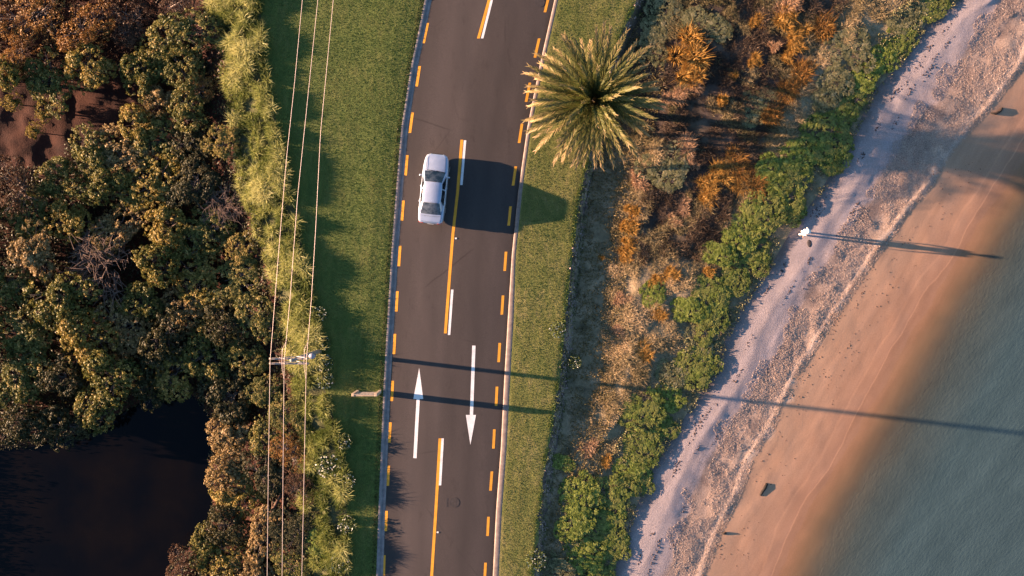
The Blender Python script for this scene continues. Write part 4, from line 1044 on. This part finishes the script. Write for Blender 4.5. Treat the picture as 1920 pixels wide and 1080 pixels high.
TU = [
 ('orange', 1295, 100, 46, 1.0, 'large golden orange mound right of the palm'), ('orange', 1290, 140, 30, .7, 'golden tussock joined under the large mound'), ('peach', 1265, 185, 30, .6, 'peach coloured tussock under the golden mound'), ('peach', 1300, 165, 22, .5, 'small peach tussock right under the golden mound'),
 ('orange', 1420, 38, 20, .5, 'orange tussock near the top in the dark scrub'), ('peach', 1480, 12, 26, .6, 'peach tussock at the top edge'), ('orange', 1470, 40, 24, .6, 'orange tussock below the top edge peach one'), ('orange', 1495, 60, 26, .6, 'orange tussock on the right of the upper dark scrub'),
 ('orange', 1490, 85, 24, .6, 'orange tussock right of the pale one in the dark scrub'), ('peach', 1450, 88, 15, .5, 'small pale tussock in the upper dark scrub'), ('orange', 1415, 112, 17, .5, 'orange tussock right of the golden mound'), ('orange', 1475, 110, 16, .5, 'small orange tussock under the upper right orange group'),
 ('orange', 1376, 142, 13, .4, 'small orange tussock below right of the golden mound'), ('orange', 1352, 190, 14, .5, 'narrow orange tussock right of the palm'), ('brownt', 1470, 175, 40, .5, 'rusty brown low bush in the middle of the dark scrub'), ('brownt', 1440, 215, 36, .5, 'rusty brown low bush below the middle of the dark scrub'),
 ('peach', 1290, 275, 28, .5, 'peach tussock below right of the palm crown'), ('peach', 1295, 305, 18, .4, 'peach tussock under the palm side peach one'), ('brownt', 1385, 300, 44, .5, 'rusty brown bush in the lower dark scrub'), ('orange', 1350, 320, 28, .5, 'orange tussock in the lower dark scrub'), ('orange', 1325, 345, 28, .5, 'orange tussock left in the lower dark scrub'),
 ('orange', 1385, 345, 26, .5, 'orange tussock right in the lower dark scrub'), ('peach', 1280, 388, 20, .4, 'peach tussock in the dark scrub near its left side'), ('orange', 1325, 375, 24, .45, 'orange tussock in the lower dark scrub, nearest the green bushes'), ('peach', 1262, 415, 14, .4, 'small pale tussock alone right of the bright orange row'),
 ('orange', 1187, 395, 20, .5, 'upper one of the bright orange tufts in a row'), ('orange', 1182, 425, 20, .5, 'second of the bright orange tufts in a row'), ('orange', 1177, 455, 20, .5, 'third of the bright orange tufts in a row'), ('orange', 1172, 475, 18, .5, 'lowest of the bright orange tufts in a row'), ('peach', 1195, 340, 26, .5, 'pale straw tussock above the orange row'),
 ('orange', 1128, 483, 8, .3, 'tiny orange tuft alone in the shaded hollow'), ('orange', 1255, 515, 22, .4, 'orange tussock in the tan grass left of the beach bushes'), ('orange', 1228, 525, 16, .35, 'small orange tussock above the round green bush'), ('orange', 1330, 510, 14, .45, 'yellow orange tuft between the green beach bushes'),
 ('orange', 1235, 588, 22, .45, 'orange tussock below the round green bush'), ('peach', 1165, 560, 18, .35, 'straw tussock at the edge of the shaded hollow, upper'), ('peach', 1160, 620, 18, .35, 'straw tussock at the edge of the shaded hollow, lower'), ('orange', 1200, 660, 26, .4, 'dull orange tussock above the lower tan patch'), ('orange', 1135, 865, 16, .4, 'small orange tussock in the lower tan patch'),
 ('peach', 1100, 840, 22, .35, 'straw tussock on the left of the lower tan patch'), ('peach', 1145, 915, 14, .35, 'straw tussock at the bottom of the lower tan patch'), ('peach', 1090, 918, 12, .3, 'small peach tussock left of the bottom of the tan patch'),
 ('brownt', 1540, 60, 40, .5, 'brown low bush between the orange tussocks and the beach shrubs'), ('brownt', 1500, 130, 36, .5, 'brown low bush right of the upper orange tussocks'), ('brownt', 1420, 340, 36, .4, 'brown low bush beside the green clump below the corner'),
]
for k, x, y, r, hg, lab in TU: shrub(k, x, y, r, hg, lab, 'tussock', 'tussock', 'dry tussocks in the coastal scrub')
# white flowering plants
def flower_mesh(seed):
    rng = np.random.default_rng(seed); n = 46
    a = rng.uniform(0, 6.28, n); r = .44 * np.sqrt(rng.uniform(0, 1, n)); P = np.stack([r * np.cos(a), r * np.sin(a), rng.uniform(.15, .5, n)], 1)
    N = np.zeros((n, 3)); N[:, 2] = 1; N[:, 0] = -.5
    V, F = leaf_quads(P, N, rng.uniform(.05, .12, n), rng.uniform(.04, .07, n), rng, .5); T = rng.uniform(.75, 1, n)
    n = 260; a = rng.uniform(0, 6.28, n); r = .45 * np.sqrt(rng.uniform(0, 1, n)); P = np.stack([r * np.cos(a), r * np.sin(a), rng.uniform(0.02, .42, n)], 1); N = np.zeros((n, 3)); N[:, 2] = 1
    V2, F2 = leaf_quads(P, N, rng.uniform(.1, .2, n), rng.uniform(.04, .07, n), rng, .9)
    return mesh('growth', np.concatenate([V, V2]), np.concatenate([F, F2 + len(V)]), M['flower'], tint=np.concatenate([T, rng.uniform(0, .55, n)]))  # white flower heads and green leaf quads share this one mesh
FM = [flower_mesh(s) for s in (1, 2, 3)]
for i, (x, y, r, lab) in enumerate([(601, 588, 14, 'white flowering plant at the lawn edge above the pole'), (607, 645, 15, 'white flowering plant at the lawn edge right of the pole'), (610, 680, 17, 'white flowering plant at the lawn edge level with the crossarm'), (611, 712, 17, 'white flowering plant at the lawn edge just below the crossarm'),
      (648, 826, 15, 'white flowering plant at the lawn edge level with the up arrow tail'), (618, 872, 24, 'pale flowering plant in the long grass below the pole'), (655, 900, 14, 'white flowering plant at the lawn edge below the pale one'), (652, 982, 18, 'white flowering plant at the lawn edge near the bottom'),
      (640, 1052, 20, 'white flowering plant at the bottom corner of the long grass'), (1045, 618, 16, 'white flowering plant on the verge edge'), (1077, 678, 13, 'white flowering plant in the hollow below the verge'), (1005, 1048, 20, 'pale flowering plant at the bottom of the verge edge')]):
    g = G(x, y); t = empty('flowering_plant', g, random.uniform(0, 6)); tag(t, lab, 'plant', 'white flowering plants'); s = r / PPM / .45; t.scale = (s, s, 1)
    obj('growth', FM[i % 3], t)

# ------------------------------------------------------------------ things on the beach
def rock_arrays(P, R, rng, seedflat=.6):
    ico = bpy.data.meshes.new('tmp'); import bmesh
    bm = bmesh.new(); bmesh.ops.create_icosphere(bm, subdivisions=1, radius=1); V0 = np.array([v.co[:] for v in bm.verts]); F0 = np.array([[v.index for v in f.verts] for f in bm.faces]); bm.free(); bpy.data.meshes.remove(ico)
    Vs = []; Fs = []
    for i, (p, r) in enumerate(zip(P, R)):
        V = V0 * (1 + rng.uniform(-.28, .28, (len(V0), 1))) * r * np.array([rng.uniform(.7, 1.5), rng.uniform(.6, 1.1), seedflat]); a = rng.uniform(0, 6.28)
        V = V @ np.array([[math.cos(a), math.sin(a), 0], [-math.sin(a), math.cos(a), 0], [0, 0, 1]]) + p
        Vs.append(V); Fs.append(F0 + i * len(V0))
    return np.concatenate(Vs), np.concatenate(Fs)
rng = np.random.default_rng(33)
# seaweed wrack: broken dark lines on the pale shell
P = []; R = []
for off, y0, y1, n in ((.38, -40, 330, 130), (.62, 60, 420, 90), (.25, 380, 620, 80), (.45, 600, 1100, 150), (.7, 420, 1080, 110), (.97, 300, 1080, 120)):
    c = rng.uniform(y0, y1, max(4, n // 15))
    for _ in range(n):
        ci = rng.choice(c); y = ci + rng.normal(0, 8); x = cv(C_beach, y) * (1 - off) + cv(C_lil, y) * off + 14 * (noise(ci * .37, 0) - .5) + rng.normal(0, 2.6); P.append((x, y)); R.append(rng.uniform(.015, .065))
P = np.array(P); z = zpx(P[:, 0], P[:, 1]); V, F = rock_arrays(W(P[:, 0], P[:, 1], z + .005), R, rng, .35)
M['weed'] = plain('dry_seaweed', (.075, .055, .055), .9, var=.4)
o = obj('seaweed', mesh('seaweed', V, F, M['weed'])); tag(o, 'scattered dark seaweed wrack on the pale shell', 'seaweed', kind='stuff')
# shell fragments and pebbles on the sand
n = 1300; y = rng.uniform(300, 1080, n); t_ = rng.uniform(0, 1, n) ** 2 * .55; x = cv(C_ridge, y) * (1 - t_) + cv(C_water, y) * t_ + rng.normal(0, 6, n)
k = fbm(x / 14, y / 14, 9, 2) > .55; x, y = x[k], y[k]; z = zpx(x, y); V, F = rock_arrays(W(x, y, z), rng.uniform(.012, .05, len(x)), rng, .45)
M['debris'] = plain('sand_lumps', (.13, .075, .05), .95, var=.4)
o = obj('beach_debris', mesh('beach_debris', V, F, M['debris'])); tag(o, 'small lumps and shells strewn on the orange sand', 'debris', kind='stuff')
# shell chips: the coarse hash below the pale shell
px, py = scatter(C_lil, -22, C_ridge, 14, 95000, rng, -60, 1140)
k = (fbm(px / 40., py / 40., 95, 4) > .40 + .25 * np.clip((cv(C_lil, py) + 10 - px) / 30, 0, 1)); px, py = px[k], py[k]; z = zpx(px, py) + .01; P = W(px, py, z); Nn = np.zeros((len(px), 3)); Nn[:, 2] = 1
V, F = leaf_quads(P, Nn, rng.uniform(.025, .075, len(px)), rng.uniform(.02, .05, len(px)), rng, .32)
M['shell'] = leafmat('shell_chip', [(0, (.25, .175, .14)), (.5, (.40, .29, .23)), (1, (.56, .44, .37))], 0)
o = obj('shell_hash', mesh('shell_hash', V, F, M['shell'], tint=np.clip(rng.normal(.4, .25, len(px)), 0, 1))); tag(o, 'coarse orange brown broken shell band along the beach', 'shells', kind='stuff')
# rubble of the eroded edge
n = 900; py = rng.uniform(-60, 1140, n); py = py[fbm(py / 45., py * 0, 63, 3) > .42]; n = len(py); px = cv(C_verge, py) + wob(py, 5, 4) + rng.normal(9, 4, n); z = zpx(px, py); V, F = rock_arrays(W(px, py, z), rng.uniform(.02, .085, n), rng)
M['rubble'] = plain('pinkish_rubble', (.30, .21, .185), .9, var=.4, scale=3)
o = obj('rubble', mesh('rubble', V, F, M['rubble'])); tag(o, 'pinkish stones and clods along the crumbling verge edge', 'rubble', kind='stuff')

def skin_obj(name, J, E, mat, parent, root=0, sub=2):
    """J: list of (x,y,z,rx,ry); E: edges - one continuous skinned surface"""
    me = bpy.data.meshes.new(name); me.from_pydata([j[:3] for j in J], E, []); me.materials.append(mat)
    o = obj(name, me, parent)
    m_ = o.modifiers.new('skin', 'SKIN'); m_.use_smooth_shade = True
    lay = me.skin_vertices[0].data if me.skin_vertices else None
    if lay is None:
        import bmesh
        bm = bmesh.new(); bm.from_mesh(me); bm.verts.layers.skin.verify(); bm.to_mesh(me); bm.free(); lay = me.skin_vertices[0].data
    for i, j in enumerate(J): lay[i].radius = (j[3], j[4]); lay[i].use_root = (i == root)
    sb = o.modifiers.new('s', 'SUBSURF'); sb.levels = sb.render_levels = sub
    return o
def build_person():
    g = G(1500, 437); t = empty('person', g, math.radians(-25)); tag(t, 'person standing on the pale shell beach in white shirt, white trousers and white hat', 'person')
    skin = plain('sunlit_skin', (.50, .24, .16), .55, var=.06); white = plain('white_cotton', (.80, .79, .77), .8, var=.05, bmp=.004)
    straw = plain('white_hat', (.78, .76, .72), .8, var=.06); shoe = plain('tan_shoe', (.30, .18, .11), .7); dark = plain('dark_hair', (.05, .035, .025), .7); eye = plain('eye_white', (.6, .6, .58), .2); lip = plain('lips', (.42, .15, .12), .5)
    J = [(0, 0, .93, .10, .13), (0, 0, 1.14, .095, .13), (0, 0, 1.32, .105, .15), (0, 0, 1.46, .05, .05), (.012, 0, 1.53, .062, .06), (.022, 0, 1.61, .088, .074), (.01, 0, 1.69, .07, .062), (.118, 0, 1.60, .014, .012)]
    E = [(0, 1), (1, 2), (2, 3), (3, 4), (4, 5), (5, 6), (5, 7)]
    def chain(start, pts):
        k = start
        for p in pts: J.append(p); E.append((k, len(J) - 1)); k = len(J) - 1
        return k
    for s_, bend in ((1, .10), (-1, .02)):
        chain(5, [(.005, s_ * .082, 1.60, .018, .012)])
        w = chain(2, [(0, s_ * .175, 1.39, .052, .052), (-.02, s_ * .235, 1.25, .045, .045), (-.03, s_ * .29, 1.11, .040, .040), (.02 + bend * .5, s_ * .315, .98, .035, .035), (.05 + bend, s_ * .325, .87, .026, .026), (.06 + bend, s_ * .325, .81, .022, .036)])
        px_ = J[w]
        for k, (dx, ln) in enumerate(((.030, .070), (.011, .080), (-.009, .074), (-.028, .058))):
            chain(w, [(px_[0] + dx, px_[1], px_[2] - .035, .009, .009), (px_[0] + dx * 1.1 + .006, px_[1] - s_ * .006, px_[2] - .035 - ln * .5, .0085, .0085), (px_[0] + dx * 1.1 + .008, px_[1] - s_ * .02, px_[2] - .035 - ln, .007, .007)])
        chain(w, [(px_[0] + .038, px_[1] - s_ * .012, px_[2] + .01, .010, .010), (px_[0] + .054, px_[1] - s_ * .022, px_[2] - .03, .009, .009), (px_[0] + .058, px_[1] - s_ * .026, px_[2] - .055, .007, .007)])
        chain(0, [(0, s_ * .095, .86, .085, .085), (.012 * s_, s_ * .11, .66, .072, .072), (.03 * s_ + .01, s_ * .115, .47, .054, .054), (.03 * s_, s_ * .12, .28, .050, .050), (.03 * s_ - .01, s_ * .125, .08, .036, .036), (.03 * s_ + .10, s_ * .135, .04, .034, .04)])
    skin_obj('body', J, E, skin, t)
    SJ = [(0, 0, .88, .125, .155), (0, 0, 1.14, .115, .15), (0, 0, 1.32, .125, .165), (0, 0, 1.43, .07, .075)]; SE = [(0, 1), (1, 2), (2, 3)]
    for s_ in (1, -1):
        n = len(SJ); SJ += [(0, s_ * .175, 1.39, .072, .072), (-.02, s_ * .24, 1.24, .064, .064), (-.028, s_ * .275, 1.15, .06, .06)]; SE += [(2, n), (n, n + 1), (n + 1, n + 2)]
    skin_obj('shirt', SJ, SE, white, t)
    TJ = [(0, 0, .93, .115, .145)]; TE = []
    for s_ in (1, -1):
        n = len(TJ); TJ += [(0, s_ * .098, .85, .10, .10), (.012 * s_, s_ * .112, .66, .088, .088), (.03 * s_ + .01, s_ * .117, .47, .074, .074), (.03 * s_, s_ * .12, .28, .070, .070), (.03 * s_ - .008, s_ * .125, .10, .066, .066)]; TE += [(0, n), (n, n + 1), (n + 1, n + 2), (n + 2, n + 3), (n + 3, n + 4)]
        mb = MB(); mb.tube([(.03 * s_ - .07, s_ * .13, .035), (.03 * s_ - .03, s_ * .13, .045), (.03 * s_ + .09, s_ * .136, .04), (.03 * s_ + .16, s_ * .14, .03)], [.03, .045, .045, .026], 10); mb.build('shoe', shoe, t, True)
        mb = MB(); mb.tube([(.093, s_ * .031, 1.625), (.104, s_ * .031, 1.625)], [.012, .008], 10); mb.build('eye', eye, t, True)
    skin_obj('trousers', TJ, TE, white, t)
    mb = MB(); mb.tube([(.098, -.024, 1.56), (.108, 0, 1.558), (.098, .024, 1.56)], [.004, .007, .004], 8); mb.build('mouth', lip, t, True)
    mb = MB(); mb.tube([(-.03, 0, 1.53), (-.04, 0, 1.60), (-.02, 0, 1.68), (0, 0, 1.725)], [.06, .085, .085, .04], 14); mb.build('hair', dark, t, True)
    mb = MB(); mb.tube([(0, 0, 1.672), (.0, 0, 1.682), (.0, 0, 1.70), (0, 0, 1.76), (0, 0, 1.785), (0, 0, 1.79)], [.175, .172, .098, .088, .06, .02], 24); mb.build('hat', straw, t, True)
build_person()
def dark_rock(x, y, r, lab, name='rock', fl=.6):
    V, F = rock_arrays(np.array([G(x, y)[:]]), [r], np.random.default_rng(int(x)), fl); o = obj(name, mesh(name, V, F, M['wetrock'])); tag(o, lab, name.replace('_clump', ''), None)
    m_ = o.modifiers.new('s', 'SUBSURF'); m_.levels = m_.render_levels = 1
M['wetrock'] = plain('dark_rock', (.05, .042, .045), .8, var=.4, scale=8, bmp=.02)
dark_rock(1517, 456, .26, 'dark oval clump of seaweed on the shell just below the standing person', 'seaweed_clump', .16)
dark_rock(1466, 508, .15, 'small dark clump of seaweed on the shell by the mid beach edge', 'seaweed_clump', .2)
def log(pts, rad, lab):
    P = [tuple(W(x, y, float(zpx(x, y)) + dz)) for x, y, dz in pts]; mb = MB()
    mb.tube(P, rad, 10); o = mb.build('driftwood', M['charred'], None, True); tag(o, lab, 'driftwood', 'dark driftwood on the sand'); 
    return o
M['charred'] = plain('dark_driftwood', (.022, .016, .013), .85, var=.6, scale=6, bmp=.02)
log([(1425, 929, -.04), (1429, 921, -.06), (1434, 914, -.06), (1438, 906, -.04)], [.09, .13, .14, .10], 'short dark driftwood log lying on the lower orange sand')
log([(1858, 212, .03), (1868, 213, .05), (1876, 208, .06), (1880, 202, .05)], [.06, .08, .08, .06], 'curved dark driftwood at the upper right of the sand')
log([(1354, 1001, .03), (1362, 999, .05)], [.06, .07], 'small dark driftwood lump beside the shell ridge near the bottom')
